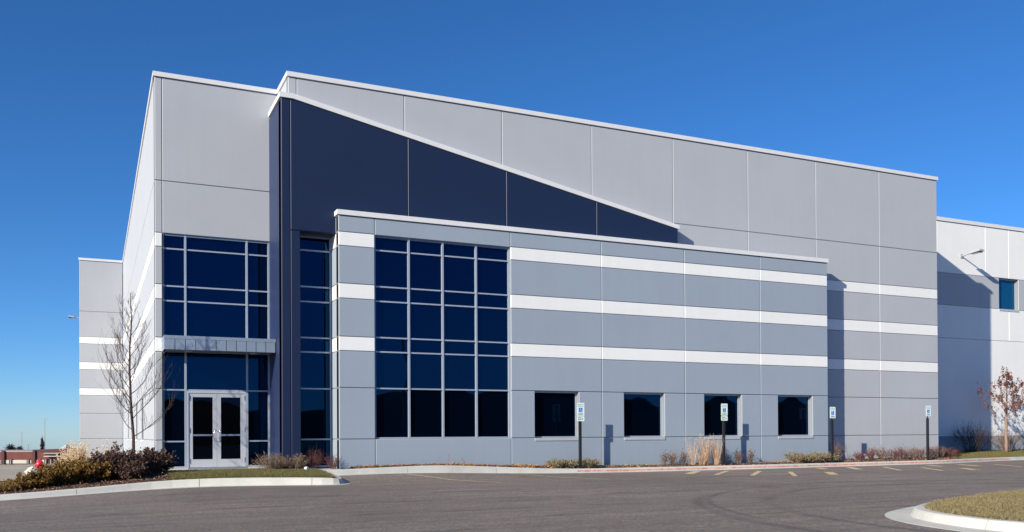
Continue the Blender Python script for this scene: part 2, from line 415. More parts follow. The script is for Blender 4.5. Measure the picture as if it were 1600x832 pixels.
# lawns and beds: strips from the kerb's inner edge to a back line
def strip(name, mat, front, back, rows=8, rough=.0, seed=1, crown=0):
    """front: list (u, v, z); back: matching list"""
    rnd = random.Random(seed); b = MB(); n = len(front)
    for j in range(rows+1):
        t = j/rows
        for i in range(n):
            f, k = front[i], back[i]
            z = f[2]*(1-t)+k[2]*t + crown*math.sin(math.pi*t) + (rnd.uniform(-rough, rough) if 0 < j < rows else 0) - (.012 if j == 0 else 0)
            b.v.append((f[0]*(1-t)+k[0]*t, f[1]*(1-t)+k[1]*t, z))
    for j in range(rows):
        for i in range(n-1): b.f.append((j*n+i, j*n+i+1, (j+1)*n+i+1, (j+1)*n+i))
    return b
# left: planting bed (west of x=1.9) and entrance lawn (east)
isplit = next(i for i, p in enumerate(li) if p[0] >= 1.75)
bedF = [p for p in li[:isplit+1] if p[0] > -9]; lawnF = li[isplit:]
bedB = [(p[0]-1.0-.15*max(0, 1.9-p[0]), p[1]+3.6, .16-.05*max(0, 1.9-p[0])**.5) for p in bedF]
for i, p in enumerate(bedF):
    t = ss(-1.0, 1.7, p[0]); bedB[i] = (bedB[i][0]*(1-t)+1.75*t, bedB[i][1]*(1-t)+31.0*t, bedB[i][2]*(1-t)+.38*t)
bed_strip = strip('b', None, bedF, bedB, 10, .015, 3, .05)
structure(bed_strip.build('planting_bed', M['mulch'], smooth=True))
lawnB = []
for p in lawnF:
    u = min(max(p[0], 1.75), 6.5); lawnB.append((u, 29.42, .40))
tail = [p for p in lawnF if p[1] > 25.4 and p[0] > 6.2]
lawn_strip = strip('l', None, lawnF, lawnB, 9, .01, 4, .03)
structure(lawn_strip.build('entrance_lawn', M['turf'], smooth=True))
# entrance walk and landing slabs
walk = structure(empty('entrance_walk', (0, 0, 0)), 'pale concrete walk in front of the entrance doors', 'walk')
for k in range(4):
    a = 1.8+k*1.33; MB().box(a+.004, a+1.326, 29.46, 30.93, .1, .43-.012).build('slab', M['walk'], walk)
MB().box(5.99, 7.09, 27.9, 29.45, .1, .425).build('slab', M['walk'], walk)
MB().box(2.0, 5.36, 30.94, 31.2, .1, .455).build('slab', M['walk'], walk)
# right bed and wing lawn
fB = [p for p in ri if 7.1 <= p[0] <= 36.2]
def wallv(u): return 28.52 if u < 27.8 else 29.26
bB = []
for p in fB:
    u = p[0]; zb = .45-.17*ss(9, 20, u)+.04*ss(22, 30, u); bB.append((u, wallv(u), zb))
rb_strip = strip('r', None, fB, bB, 6, .012, 5, .03)
structure(rb_strip.build('foundation_bed', M['mulch'], smooth=True))
fL = [p for p in ri if p[0] >= 35.9]
bL = [(p[0]+.3*(1 if p[0] > 36 else 0), 33.1, .50) for p in fL]
wl_strip = strip('w', None, fL, bL, 8, .015, 6, .03)
structure(wl_strip.build('wing_lawn', M['turf'], smooth=True))
# island turf: fan from its edge to an inner line
iF = ii
iB = [(22+.4*i/len(iF), 4.5+6*i/len(iF), .36) for i, p in enumerate(iF)]
is_strip = strip('i', None, iF, iB, 10, .02, 7, .06)
structure(is_strip.build('island_lawn', M['turf'], smooth=True))

def scatter_on(mb, n, seed, keep=None):
    """n random points on a strip mesh, area weighted"""
    V = np.array(mb.v); F = np.array(mb.f)
    A, B, Cc, D = (V[F[:, i]] for i in range(4))
    area = .5*np.linalg.norm(np.cross(B-A, Cc-A), axis=1)+.5*np.linalg.norm(np.cross(Cc-A, D-A), axis=1)
    rg = np.random.default_rng(seed)
    if keep is not None: area = area*keep((A+B+Cc+D)/4)
    k = rg.choice(len(F), n, p=area/area.sum()); s, t = rg.random((2, n, 1))
    return (A[k]*(1-s)+B[k]*s)*(1-t)+(D[k]*(1-s)+Cc[k]*s)*t
def blades(name, mat, P, h, wd, seed, label, cat, lean=.5):
    rg = np.random.default_rng(seed); n = len(P); a = rg.random(n)*2*np.pi
    hh = h*(.45+.75*rg.random(n)); w_ = wd*(.6+.8*rg.random(n))
    dx = np.stack([np.cos(a), np.sin(a), np.zeros(n)], 1); l = rg.normal(0, lean, (n, 2))*hh[:, None]
    tip = P+np.concatenate([l, hh[:, None]], 1)
    V = np.empty((n*3, 3)); V[0::3] = P-dx*w_[:, None]/2; V[1::3] = P+dx*w_[:, None]/2; V[2::3] = tip
    me = bpy.data.meshes.new(name); me.vertices.add(n*3); me.vertices.foreach_set('co', V.ravel())
    me.loops.add(n*3); me.loops.foreach_set('vertex_index', np.arange(n*3)); me.polygons.add(n)
    me.polygons.foreach_set('loop_start', np.arange(0, n*3, 3)); me.polygons.foreach_set('loop_total', np.full(n, 3)); me.update()
    return stuff(link(name, me, mat), label, cat)
P = scatter_on(is_strip, 150000, 11, lambda c: (c[:, 1] > 6.5)*1.0*np.exp(-np.maximum(0, c[:, 0]-15)/6))
blades('island_grass', M['grass'], P, .075, .013, 12, 'short green and straw coloured grass filling the right foreground island', 'grass', .7)
P = scatter_on(lawn_strip, 60000, 13); blades('entrance_grass', M['lawn'], P, .075, .014, 14, 'strip of green autumn grass between kerb and entrance walk', 'grass', .6)
P = scatter_on(wl_strip, 60000, 15, lambda c: (c[:, 0] < 50)*1.0); blades('wing_grass', M['lawn'], P, .06, .016, 16, 'green grass slope before the white wing wall', 'grass', .6)

# ------------------------------------------------------------------ painted lines on the lot
def paint_line(p, q, wd, mat, zoff=.005, ends=None):
    p = Vector((*p, 0)); q = Vector((*q, 0)); d = (q-p); n = max(1, int(d.length/.8)); nn = Vector((-d.y, d.x, 0)).normalized()*wd/2
    b = MB()
    for i in range(n+1):
        c = p+d*i/n
        for s in (-1, 1):
            e = c+nn*s; b.v.append((e.x, e.y, za(e.x, e.y)+zoff))
    for i in range(n): b.f.append((2*i, 2*i+1, 2*i+3, 2*i+2))
    return b
def ray_ground(x, y):
    d = _f + _r*((x-800)/FPX) - _u2*((y-CY)/FPX); z = .1
    for _ in range(8):
        t = (z-1.5)/d.z; z = za(d.x*t, d.y*t)
    return (d.x*t, d.y*t)
marks = structure(empty('lot_markings', (0, 0, 0)), 'worn yellow stall and access aisle lines painted on the lot', 'road marking')
segs = [((636, 741.5), (783, 754.5), .10, 'yellow'), ((790, 740), (951, 749.4), .10, 'yellow'), ((925, 739.8), (1001, 743.6), .10, 'yellow2'), ((1008, 743.4), (1101, 746.6), .10, 'yellow2')]
hatch = [((1118, 742.5), (1137, 736.2)), ((1175.5, 743.5), (1187, 736.5)), ((1234, 737.5), (1243, 744.5)), ((1294, 738), (1304, 742.4)), ((1279, 731.6), (1289, 733.3)), ((1326, 730.5), (1343, 734)), ((1380.6, 730), (1407, 735.6)), ((1440, 731), (1473, 736)), ((1504, 732), (1527, 735)), ((1450, 727.3), (1472, 729.2)), ((1497, 726), (1529, 728.7)), ((1553, 726), (1597, 730)), ((1076, 741), (1090, 736.5))]
# long edge lines, kept straight in plan and parallel to the building
for a, b2, wd, mm in segs:
    paint_line(ray_ground(*a), ray_ground(*b2), wd, M[mm]).build('stall_line', M[mm], marks)
for a, b2 in hatch:
    p, q = ray_ground(*a), ray_ground(*b2); 
    paint_line(p, q, .30 if math.dist(p, q) < 2.6 else .16, M['yellow']).build('hatch_stroke', M['yellow'], marks)
for a, b2 in (((1142, 745.2), (1364, 740.2)), ((1190, 738.2), (1330, 736.6)), ((1364, 738.4), (1480, 737)), ((1485, 736.8), (1585, 731.5))):
    paint_line(ray_ground(*a), ray_ground(*b2), .10, M['yellow2'], .006).build('aisle_line', M['yellow2'], marks)

# ------------------------------------------------------------------ the building
VB, VM, VA, VN, VR = 28.50, 29.24, 30.97, 28.85, 33.05       # depths of the wall planes
J = [1.37, 3.03, 4.22, 4.68, 5.91, 6.39, 7.60, 8.05]         # reveal heights
BANDS = {(4.22, 4.68), (5.91, 6.39), (7.60, 8.05)}
TOP, MID, ATOP = 13.06, 9.73, 8.58
bld = tag(empty('warehouse', (14, 29, .3)), 'large grey and navy panelled warehouse with striped office block and dark blue glass', 'building')
def part_empty(name): 
    o = empty(name); o.parent = bld; o.matrix_parent_inverse = Matrix.Translation((-14, -29, -.3)); return o
def part(mb, name, mat, smooth=False):
    o = mb.build(name, mat, None, None, smooth); o.parent = bld; o.matrix_parent_inverse = Matrix.Translation((-14, -29, -.3)); return o
bpy.context.view_layer.update()
_cache = {}
def panel_mesh(w_, h_, mat, g=.009, c=.014, t=.045):
    key = (round(w_, 3), round(h_, 3), mat.name)
    if key in _cache: return _cache[key]
    b = MB(); x0, x1, z0, z1 = g, w_-g, g, h_-g
    ring = lambda x0, x1, z0, z1, y: [(x0, y, z0), (x1, y, z0), (x1, y, z1), (x0, y, z1)]
    b.v = ring(x0+c, x1-c, z0+c, z1-c, 0)+ring(x0, x1, z0, z1, c)+ring(x0, x1, z0, z1, t)
    b.f = [(0, 1, 2, 3)]+[(4+i, 4+(i+1) % 4, (i+1) % 4, i) for i in range(4)]+[(8+i, 8+(i+1) % 4, 4+(i+1) % 4, 4+i) for i in range(4)]
    _cache[key] = b.mesh('panel', mat); return _cache[key]
def wall(name, rects, plane, facing, caulk=None, thick=.28):
    """rects: (a0, a1, z0, z1, matname). facing 'S': plane y=plane, a = x; facing 'W': plane x=plane, a = y"""
    back = MB()
    for a0, a1, z0, z1, mm in rects:
        if facing == 'S': back.box(a0, a1, plane+.03, plane+thick, z0, z1)
        else: back.box(plane+.03, plane+thick, a0, a1, z0, z1)
    wo = part(back, name, caulk or M['caulk'])
    for a0, a1, z0, z1, mm in rects:
        me = panel_mesh(a1-a0, z1-z0, M[mm]); o = link('panel', me, None, wo)
        if facing == 'S': o.location = (a0, plane, z0)
        else: o.location = (plane, a1, z0); o.rotation_euler[2] = -math.pi/2
    return wo
def rows(z0, z1, base, extra=()):
    zs = [z0]+[z for z in sorted(set(J)|set(extra)) if z0+.02 < z < z1-.02]+[z1]
    return [(a, b, 'white' if (a, b) in BANDS else base) for a, b in zip(zs, zs[1:])]
def cols(us, z0, z1, base, extra=()):
    return [(a, b, r0, r1, mm) for a, b in zip(us, us[1:]) for r0, r1, mm in rows(z0, z1, base, extra)]

# main long wall (upper grey) : only what stands clear of the navy wall and the annex
UM = [5.68, 5.95, 9.59, 13.23, 16.91, 20.57, 24.24, 27.87, 31.53, 35.16]
rects = [(a, b, MID, TOP, 'grey') for a, b in zip(UM, UM[1:])]
rects += [(a, b, 8.30, MID, 'grey') for a, b in zip(UM, UM[1:-2])]
rects += cols([27.87, 31.53, 35.16], 0.0, MID, 'grey')
wall('front_wall', rects, VM, 'S')
# west return of the main wall above the navy block
wall('wall_return', [(VM+.30, VA-.02, 12.0, TOP, 'grey')], 5.68, 'W')
# entrance tower: corner strip with bands, two grey panels above the glass
rects = [(1.77, 2.0, r0, r1, mm) for r0, r1, mm in rows(.1, TOP, 'grey', (MID,))]
rects += [(2.0, 5.66, 8.04, MID, 'grey'), (2.0, 5.66, MID, TOP, 'grey')]
wall('tower_wall', rects, VA, 'S')
# west wall with four windows
VW = [VA+.29, 36.55, 42.05, 47.55, 53.10, 58.65, 62.0, 65.3]
winv = [(38.6, 40.4), (44.1, 45.9), (49.6, 51.4), (55.2, 57.0)]
rects = [(VA+.0, VA+.29, r0, r1, mm) for r0, r1, mm in rows(-.5, TOP, 'grey', (MID,))]
for a, b in zip(VW, VW[1:]):
    for r0, r1, mm in rows(-.9, TOP, 'grey', (MID,)):
        ws = [x for x in winv if a < x[0] < b]
        if ws and abs(r0-1.37) < .01: rects += [(a, ws[0][0], r0, r1, mm), (ws[0][1], b, r0, r1, mm)]
        else: rects.append((a, b, r0, r1, mm))
rects = rects[0:0]+[(a0+(0.0 if a0 > VA+.1 else .002), a1, z0, z1, mm) for a0, a1, z0, z1, mm in rects if not (a0 < VA+.1)] + [(VA+.032, VA+.29, z0, z1, mm) for a0, a1, z0, z1, mm in rects if a0 < VA+.1]
wall('west_wall', rects, 1.77, 'W')
# far north-west block standing proud of the west wall
rects = [(-.87, 1.74, r0, r1, mm) for r0, r1, mm in rows(.15, TOP, 'grey', (MID,))]+[(-.87, 1.74, -1.4, .15, 'grey')]
wall('northwest_wall', rects, 65.3, 'S')
wall('northwest_return', [(65.6, 76, z0, z1, mm) for z0, z1, mm in rows(-1.4, TOP, 'grey', (MID,))], -.87, 'W')

# navy sloping wall
def ntop(u): return 12.21 if u < 5.75 else 12.21-(u-5.75)*(12.21-9.40)/(20.52-5.75)
UN = [5.38, 5.67, 9.58, 13.21, 16.88, 20.52]
back = MB(); pan = []
def navy_poly(u0, u1, g, zlo):
    pts = [(u0+g, zlo+g), (u1-g, zlo+g), (u1-g, ntop(u1-g))]
    if u0 < 5.75 < u1: pts.append((5.75, ntop(5.75)))
    pts.append((u0+g, ntop(u0+g))); return pts
NAVY = [(5.38, 5.67, .1), (5.67, 5.98, .1, 8.035), (5.67, 9.58, 8.035), (9.58, 13.21, 8.3), (13.21, 16.88, 8.3), (16.88, 20.52, 8.3)]
for r in NAVY:
    if len(r) == 4: back.box(r[0], r[1], VN+.03, VN+.36, r[2], r[3])
    else: back.poly(navy_poly(r[0], r[1], 0, r[2]), VN+.03, VN+.38)
nw = part(back, 'navy_wall', M['caulk_navy'])
for r in NAVY:
    g, c = .009, .014
    if len(r) == 4: o = link('panel', panel_mesh(r[1]-r[0], r[3]-r[2], M['navy']), None, nw, (r[0], VN, r[2])); continue
    outer = navy_poly(r[0], r[1], g, r[2]); inner = navy_poly(r[0], r[1], g+c, r[2])
    n = len(outer); b = MB()
    b.v = [(x, VN, z) for x, z in inner]+[(x, VN+c, z) for x, z in outer]+[(x, VN+.045, z) for x, z in outer]
    b.f = [tuple(range(n))]+[(n+i, n+(i+1) % n, (i+1) % n, i) for i in range(n)]+[(2*n+i, 2*n+(i+1) % n, n+(i+1) % n, n+i) for i in range(n)]
    link('panel', b.mesh('panel', M['navy']), None, nw)
wall('navy_return', [(VN+.035, VA+.1, .1, 12.20, 'navy')], 5.38, 'W', M['caulk_navy'], .25)
part(MB().box(5.64, 5.95, VN+.37, 29.60, .1, 8.03), 'navy_pier', M['navy'])
part(MB().box(5.96, 7.4, VN+.05, 29.62, 8.04, 8.20), 'recess_soffit', M['navy'])
part(MB().box(20.30, 20.515, VN+.05, VM+.02, 8.3, 9.38), 'navy_end', M['navy'])

# office annex
UB = [7.12, 8.32, 13.20, 16.87, 20.55, 24.215, 27.77]
AB = .05
rects = cols(UB[:2], AB, ATOP, 'annex')
rects += [(8.32, 13.20, AB, 1.37, 'annex'), (8.32, 13.20, 8.03, ATOP, 'annex')]
WIN = [(14.13, 15.90), (17.82, 19.60), (21.46, 23.26), (25.11, 26.92)]
for k in range(4):
    a, b = UB[2+k], UB[3+k]
    for r0, r1, mm in rows(AB, ATOP, 'annex'):
        if abs(r0-1.37) < .01: rects += [(a, WIN[k][0], r0, r1, mm), (WIN[k][1], b, r0, r1, mm)]
        else: rects.append((a, b, r0, r1, mm))
wall('annex_wall', rects, VB, 'S')
wall('annex_return', [(VB+.032, 29.60, r0, r1, mm) for r0, r1, mm in rows(AB, ATOP, 'annex')], 7.12, 'W', None, .25)
part(MB().box(27.5, 27.77, VB+.29, VM+.02, AB, ATOP), 'annex_end', M['annex'])
# right wing
rects = []
for a, b in zip([35.0, 37.9, 39.71, 43.37, 45.22, 47.06, 48.9, 52.5, 56.2, 60], [37.9, 39.71, 43.37, 45.22, 47.06, 48.9, 52.5, 56.2, 60, 64]): rects.append((a, b, 9.83, 12.50, 'white'))
rects += [(35.0, 39.71, 8.15, 9.83, 'grey'), (39.71, 44.46, 8.15, 9.83, 'grey'), (46.02, 52.5, 8.15, 9.83, 'grey'), (52.5, 64, 8.15, 9.83, 'grey')]
for a, b in ((35.0, 45.22), (45.22, 52.5), (52.5, 64)): rects.append((a, b, 6.42, 8.15, 'white'))
rects += [(35.0, 64, 1.26, 6.42, 'white'), (35.0, 64, .0, 1.26, 'annex')]
wall('wing_wall', rects, VR, 'S')
part(MB().box(34.9, 35.155, VM+.29, VR+.02, 0, TOP), 'east_return', M['grey'])
# roofs
part(MB().box(5.9, 35.0, VM+.3, 65.0, 12.2, 12.4).box(2.02, 5.93, VA+.3, 65.0, 12.21, 12.39)  .box(-.6, 2.0, 65.7, 76, 12.2, 12.4), 'main_roof', M['roof'])
part(MB().box(7.35, 27.5, VB+.3, VM-.0, 8.2, 8.35), 'annex_roof', M['roof'])
part(MB().box(35.2, 64, VR+.3, 68, 11.8, 12.0), 'wing_roof', M['roof'])
# copings: metal cap with drip lip, 4 cm proud of the wall
def coping(pts_boxes, name='coping'):
    b = MB()
    for bx in pts_boxes: b.box(*bx)
    return part(b, name, M['coping'])
e = .045
coping([(5.68-e, 35.16+e, VM-e, VM+.34, TOP+.012, TOP+.165), (5.68-e, 5.68+.3, VM+.3401, VA-.06, TOP+.012, TOP+.165)])
coping([(1.77-e, 5.68-e-.001, VA-e, VA+.34, TOP+.011, TOP+.160), (1.77-e, 1.77+.3, VA+.3401, 65.2, TOP+.011, TOP+.160)])
coping([(-.87-e, 1.77-e-.002, 65.3-e, 65.64, TOP+.011, TOP+.16)])
coping([(7.12-e, 27.77+e, VB-e, VB+.34, ATOP+.012, ATOP+.17), (7.12-e, 7.40, VB+.3401, VN-.002, ATOP+.012, ATOP+.17)])
coping([(35.2, 64, VR-e, VR+.34, 12.512, 12.70)])
b = MB(); prof = [(5.38-e, 12.222), (5.75, 12.222), (20.52+e, ntop(20.52+e)+.012), (20.52+e, ntop(20.52+e)+.165), (5.78, 12.38), (5.38-e, 12.38)]
b.poly(prof, VN-e, VM-.002)
nc = part(b, 'coping', M['coping'])
coping([(5.38-e, 5.665, VM-.0015, VA-.05, 12.223, 12.379)])

# ---- glazing
def pane_mesh(w_, h_, seed, bow=.0022):
    """slightly pillowed insulating-glass pane, 5 x 5 quads, front at y=0"""
    rnd = random.Random(seed); k = 5; b = MB(); s1, s2 = rnd.uniform(.3, 1.2), rnd.uniform(-.4, .4)
    for j in range(k+1):
        for i in range(k+1):
            x, z = i/k, j/k; y = bow*s1*(1-(2*x-1)**2)*(1-(2*z-1)**2)*min(w_, h_)/.9 + s2*bow*(x-.5)*(z-.5)
            b.v.append((x*w_, y, z*h_))
    for j in range(k):
        for i in range(k): b.f.append((j*(k+1)+i, j*(k+1)+i+1, (j+1)*(k+1)+i+1, (j+1)*(k+1)+i))
    me = b.mesh('pane', None, True); return me
_ps = [0]
def pane(parent, x0, x1, z0, z1, v, mat='glass', bow=.0022, facing='S'):
    _ps[0] += 1
    o = link('pane', pane_mesh(x1-x0, z1-z0, _ps[0], bow), M[mat], parent)
    if facing == 'S': o.location = (x0, v, z0)
    else: o.location = (v, x1, z0); o.rotation_euler[2] = -math.pi/2
    return o
def curtain(name, us, zs, v, edge='alud', mw=.062, mh=.046, skip=(), front=0, inner='alu'):
    """us/zs: grid lines; first and last are the frame edges; v = glass plane; bars stand in front of it"""
    wdw = part_empty(name)
    for i, u in enumerate(us):
        ed = i in (0, len(us)-1); w_ = .05 if ed else mw
        a = u if i == 0 else (u-w_ if ed else u-w_/2)
        MB().box(a, a+w_, v-.085, v+.03, zs[0], zs[-1]).build('mullion', M[edge if ed and i == 0 else inner], wdw)
    for j, z in enumerate(zs):
        ed = j in (0, len(zs)-1); h_ = .055 if ed else mh
        a = z if j == 0 else (z-h_ if ed else z-h_/2)
        for i in range(len(us)-1):
            l = us[i]+(.05 if i == 0 else mw/2); r = us[i+1]-(.05 if i == len(us)-2 else mw/2)
            if (i, j) in skip: continue
            MB().box(l, r, v-(.062 if not ed else .08), v+.028, a, a+h_).build('transom', M[edge if j == len(zs)-1 else inner], wdw)
    for i in range(len(us)-1):
        for j in range(len(zs)-1):
            if ('p', i, j) in skip: continue
            pane(wdw, us[i], us[i+1], zs[j], zs[j+1], v)
    return wdw
# big office window
ZG = [1.37, 3.03, 4.23, 4.70, 5.89, 6.37, 7.56, 8.03]
curtain('office_window', [8.32, 9.51, 10.71, 11.935, 13.20], ZG, VB+.16)
# tower glass over the canopy
curtain('tower_window', [2.0, 2.70, 4.64, 5.38], [4.55, 5.88, 6.36, 7.57, 8.04], VA+.13)
# glass beside and over the doors
ent = curtain('entrance_glazing', [2.0, 2.70, 4.64, 5.38], [.46, 1.325, 3.0, 4.54], VA+.13, skip={('p', 1, 0), ('p', 1, 1), (1, 0), (1, 1)})
# tall slot window in the navy recess
curtain('recess_window', [5.965, 7.115], [.46, 1.37, 3.03, 4.23, 4.70, 5.88, 6.37, 7.56, 8.03], 29.56)
# doors
dr = part_empty('entrance_doors')
VD = VA+.045
MB().box(2.735, 2.785, VD, VD+.1, .46, 2.975).box(4.555, 4.605, VD, VD+.1, .46, 2.975).box(2.785, 4.555, VD, VD+.1, 2.905, 2.975).build('door_frame', M['door'], dr)
MB().box(2.74, 4.60, VD-.10, VD+.1, .425, .462).build('threshold', M['steel'], dr)
for k, (a, b2) in enumerate(((2.79, 3.667), (3.673, 4.55))):
    st = .125; leaf = MB()
    leaf.box(a, a+st, VD+.02, VD+.065, .475, 2.90).box(b2-st, b2, VD+.02, VD+.065, .475, 2.90)
    leaf.box(a+st, b2-st, VD+.02, VD+.065, .475, .735).box(a+st, b2-st, VD+.02, VD+.065, 2.775, 2.90)
    lo = leaf.build('door_leaf', M['door'], dr)
    MB().box(a+st, b2-st, VD+.025, VD+.06, 1.50, 1.555).build('push_bar', M['alud'], lo)
    pane(lo, a+st, b2-st, .73, 2.78, VD+.045, 'glass2', .001)
    x = b2-.075 if k == 0 else a+.075
    sgn = -1 if k == 0 else 1
    MB().tube([(x, VD+.02, 1.36), (x, VD-.05, 1.37), (x+sgn*.015, VD-.075, 1.42), (x+sgn*.05, VD-.075, 1.50), (x+sgn*.015, VD-.075, 1.64), (x, VD-.05, 1.70), (x, VD+.02, 1.71)], [.013]*7, 8).build('pull_handle', M['steel'], lo, smooth=True)
    hx = a-.012 if k == 0 else b2-.006
    for hz in (.62, 1.62, 2.68): MB().box(hx, hx+.018, VD-.012, VD+.03, hz, hz+.16).build('hinge', M['alud'], lo)
# small office windows
def small_window(u0, u1, z0=1.37, z1=3.03, v=VB, facing='S', gl='glass'):
    wdw = part_empty('window'); d = .20; f = .05
    bars = MB()
    if facing == 'S':
        bars.box(u0, u0+f, v+d-.04, v+d+.04, z0, z1).box(u1-f, u1, v+d-.04, v+d+.04, z0, z1).box(u0+f, u1-f, v+d-.04, v+d+.04, z1-f, z1).box(u0+f, u1-f, v+d-.04, v+d+.04, z0, z0+f)
        bars.build('frame', M['alu'], wdw)
        MB().box(u0-.01, u1+.012, v-.022, v+d, z0-.10, z0-.003).build('sill', M['grey'], wdw)
        pane(wdw, u0+f, u1-f, z0+f, z1-f, v+d, gl, bow=.0045)
    else:
        bars.box(v+d-.04, v+d+.04, u0, u0+f, z0, z1).box(v+d-.04, v+d+.04, u1-f, u1, z0, z1).box(v+d-.04, v+d+.04, u0+f, u1-f, z1-f, z1).box(v+d-.04, v+d+.04, u0+f, u1-f, z0, z0+f)
        bars.build('frame', M['alud'], wdw)
        MB().box(v-.035, v+d, u0-.01, u1+.012, z0-.085, z0-.003).build('sill', M['coping'], wdw)
        pane(wdw, u0+f, u1-f, z0+f, z1-f, v+d, facing='W')
for a, b2 in WIN: small_window(a, b2)
for a, b2 in winv: small_window(a, b2, v=1.77, facing='W')
small_window(44.46, 46.02, 8.15, 9.83, VR, gl='glass3')

# canopy over the doors
cp = part_empty('entrance_canopy')
CF = 29.78
MB().box(1.965, 5.365, CF, VA-.005, 4.53, 4.635).build('top_trim', M['canopy'], cp)
MB().box(1.99, 5.34, CF+.03, VA-.005, 4.215, 4.53).build('core', M['bronze'], cp)
nf = 11; wf = (5.355-1.975)/nf
for k in range(nf): 
    a = 1.975+k*wf; MB().box(a+.010, a+wf-.010, CF+.008, CF+.03, 4.20, 4.528).build('fascia_sheet', M['canopy'], cp)
MB().box(1.972, 1.99, CF+.032, VA-.006, 4.20, 4.528).build('side_sheet', M['canopy'], cp)
MB().box(2.05, 5.3, CF+.08, VA-.03, 4.205, 4.214).build('soffit', M['canopy'], cp)
for x in (2.75, 4.75):
    lt = MB().lathe([(.11, 4.204), (.11, 4.19), (.085, 4.188), (.08, 4.198)], 16, (x, 30.35, 0)).build('recessed_light', M['lampglass'], cp)

# wall lights
def wall_light(loc, label, L=1.0, rz=0, s=1.0):
    t = tag(empty('wall_light', loc, rz=rz), label, 'light fixture', 'area lights on wall arms')
    MB().box(-.10*s, .10*s, -.03, .0, -.10*s, .10*s).build('back_plate', M['lampgrey'], t)
    MB().tube([(0, -.02, 0), (0, -.25*L, .03), (0, -.55*L, .06)], [.035*s]*3, 8).build('arm', M['lampgrey'], t)
    h = MB(); h.add([(-.19*s, -.5*L, .0), (.19*s, -.5*L, .0), (.19*s, -1.08*L, .06), (-.19*s, -1.08*L, .06), (-.15*s, -.54*L, .11), (.15*s, -.54*L, .11), (.15*s, -1.03*L, .16), (-.15*s, -1.03*L, .16)],
        [(0, 1, 2, 3), (4, 7, 6, 5), (0, 4, 5, 1), (1, 5, 6, 2), (2, 6, 7, 3), (3, 7, 4, 0)])
    h.build('head', M['lampgrey'], t)
    MB().box(-.15*s, .15*s, -1.0*L, -.58*L, -.005, .02).build('lens', M['farglass'], t)
    return t
wall_light((41.55, VR, 10.78), 'grey wall mounted light on an arm high on the white wing wall', 1.15)
wall_light((-.87, 65.75, 9.30), 'small light sticking out from the far left corner of the warehouse', .62, -math.pi/2)

# ------------------------------------------------------------------ accessible parking signs
def text_mesh(s, size):
    cu = bpy.data.curves.new('t', 'FONT'); cu.body = s; cu.size = size; cu.align_x = 'CENTER'; cu.align_y = 'CENTER'; cu.extrude = .0006; cu.resolution_u = 2
    o = bpy.data.objects.new('t', cu); C.objects.link(o); bpy.context.view_layer.update()
    me = bpy.data.meshes.new_from_object(o.evaluated_get(bpy.context.evaluated_depsgraph_get())); bpy.data.objects.remove(o); return me
def put_text(s, size, mat, parent, x, z, y):
    o = link('lettering', text_mesh(s, size), mat, parent, (x, y, z)); o.rotation_euler[0] = math.pi/2; return o
def glyph():
    b = MB(); k = 14
    def disc(cx, cz, r0, a0=0, a1=2*math.pi, r1=0):
        pts = [(cx+r0*math.cos(a0+(a1-a0)*i/k), cz+r0*math.sin(a0+(a1-a0)*i/k)) for i in range(k+1)]
        if r1: 
            pts2 = [(cx+r1*math.cos(a0+(a1-a0)*i/k), cz+r1*math.sin(a0+(a1-a0)*i/k)) for i in range(k+1)]
            for i in range(k): b.add([(pts[i][0], 0, pts[i][1]), (pts[i+1][0], 0, pts[i+1][1]), (pts2[i+1][0], 0, pts2[i+1][1]), (pts2[i][0], 0, pts2[i][1])], [(0, 1, 2, 3)])
        else: b.add([(x, 0, z) for x, z in pts[:-1]], [tuple(range(k))])
    def bar(p, q, w_):
        d = Vector((q[0]-p[0], q[1]-p[1])); n = Vector((-d.y, d.x)).normalized()*w_/2
        b.add([(p[0]+n.x, 0, p[1]+n.y), (p[0]-n.x, 0, p[1]-n.y), (q[0]-n.x, 0, q[1]-n.y), (q[0]+n.x, 0, q[1]+n.y)], [(0, 1, 2, 3)])
    disc(-.012, .055, .0115)
    bar((-.012, .042), (-.006, -.005), .015); bar((-.008, .022), (.022, .018), .009); bar((-.006, -.003), (.028, -.006), .012); bar((.026, -.004), (.042, -.045), .011); bar((.040, -.045), (.054, -.041), .009)
    disc(.0, -.028, .038, R(130), R(340), .029)
    return b
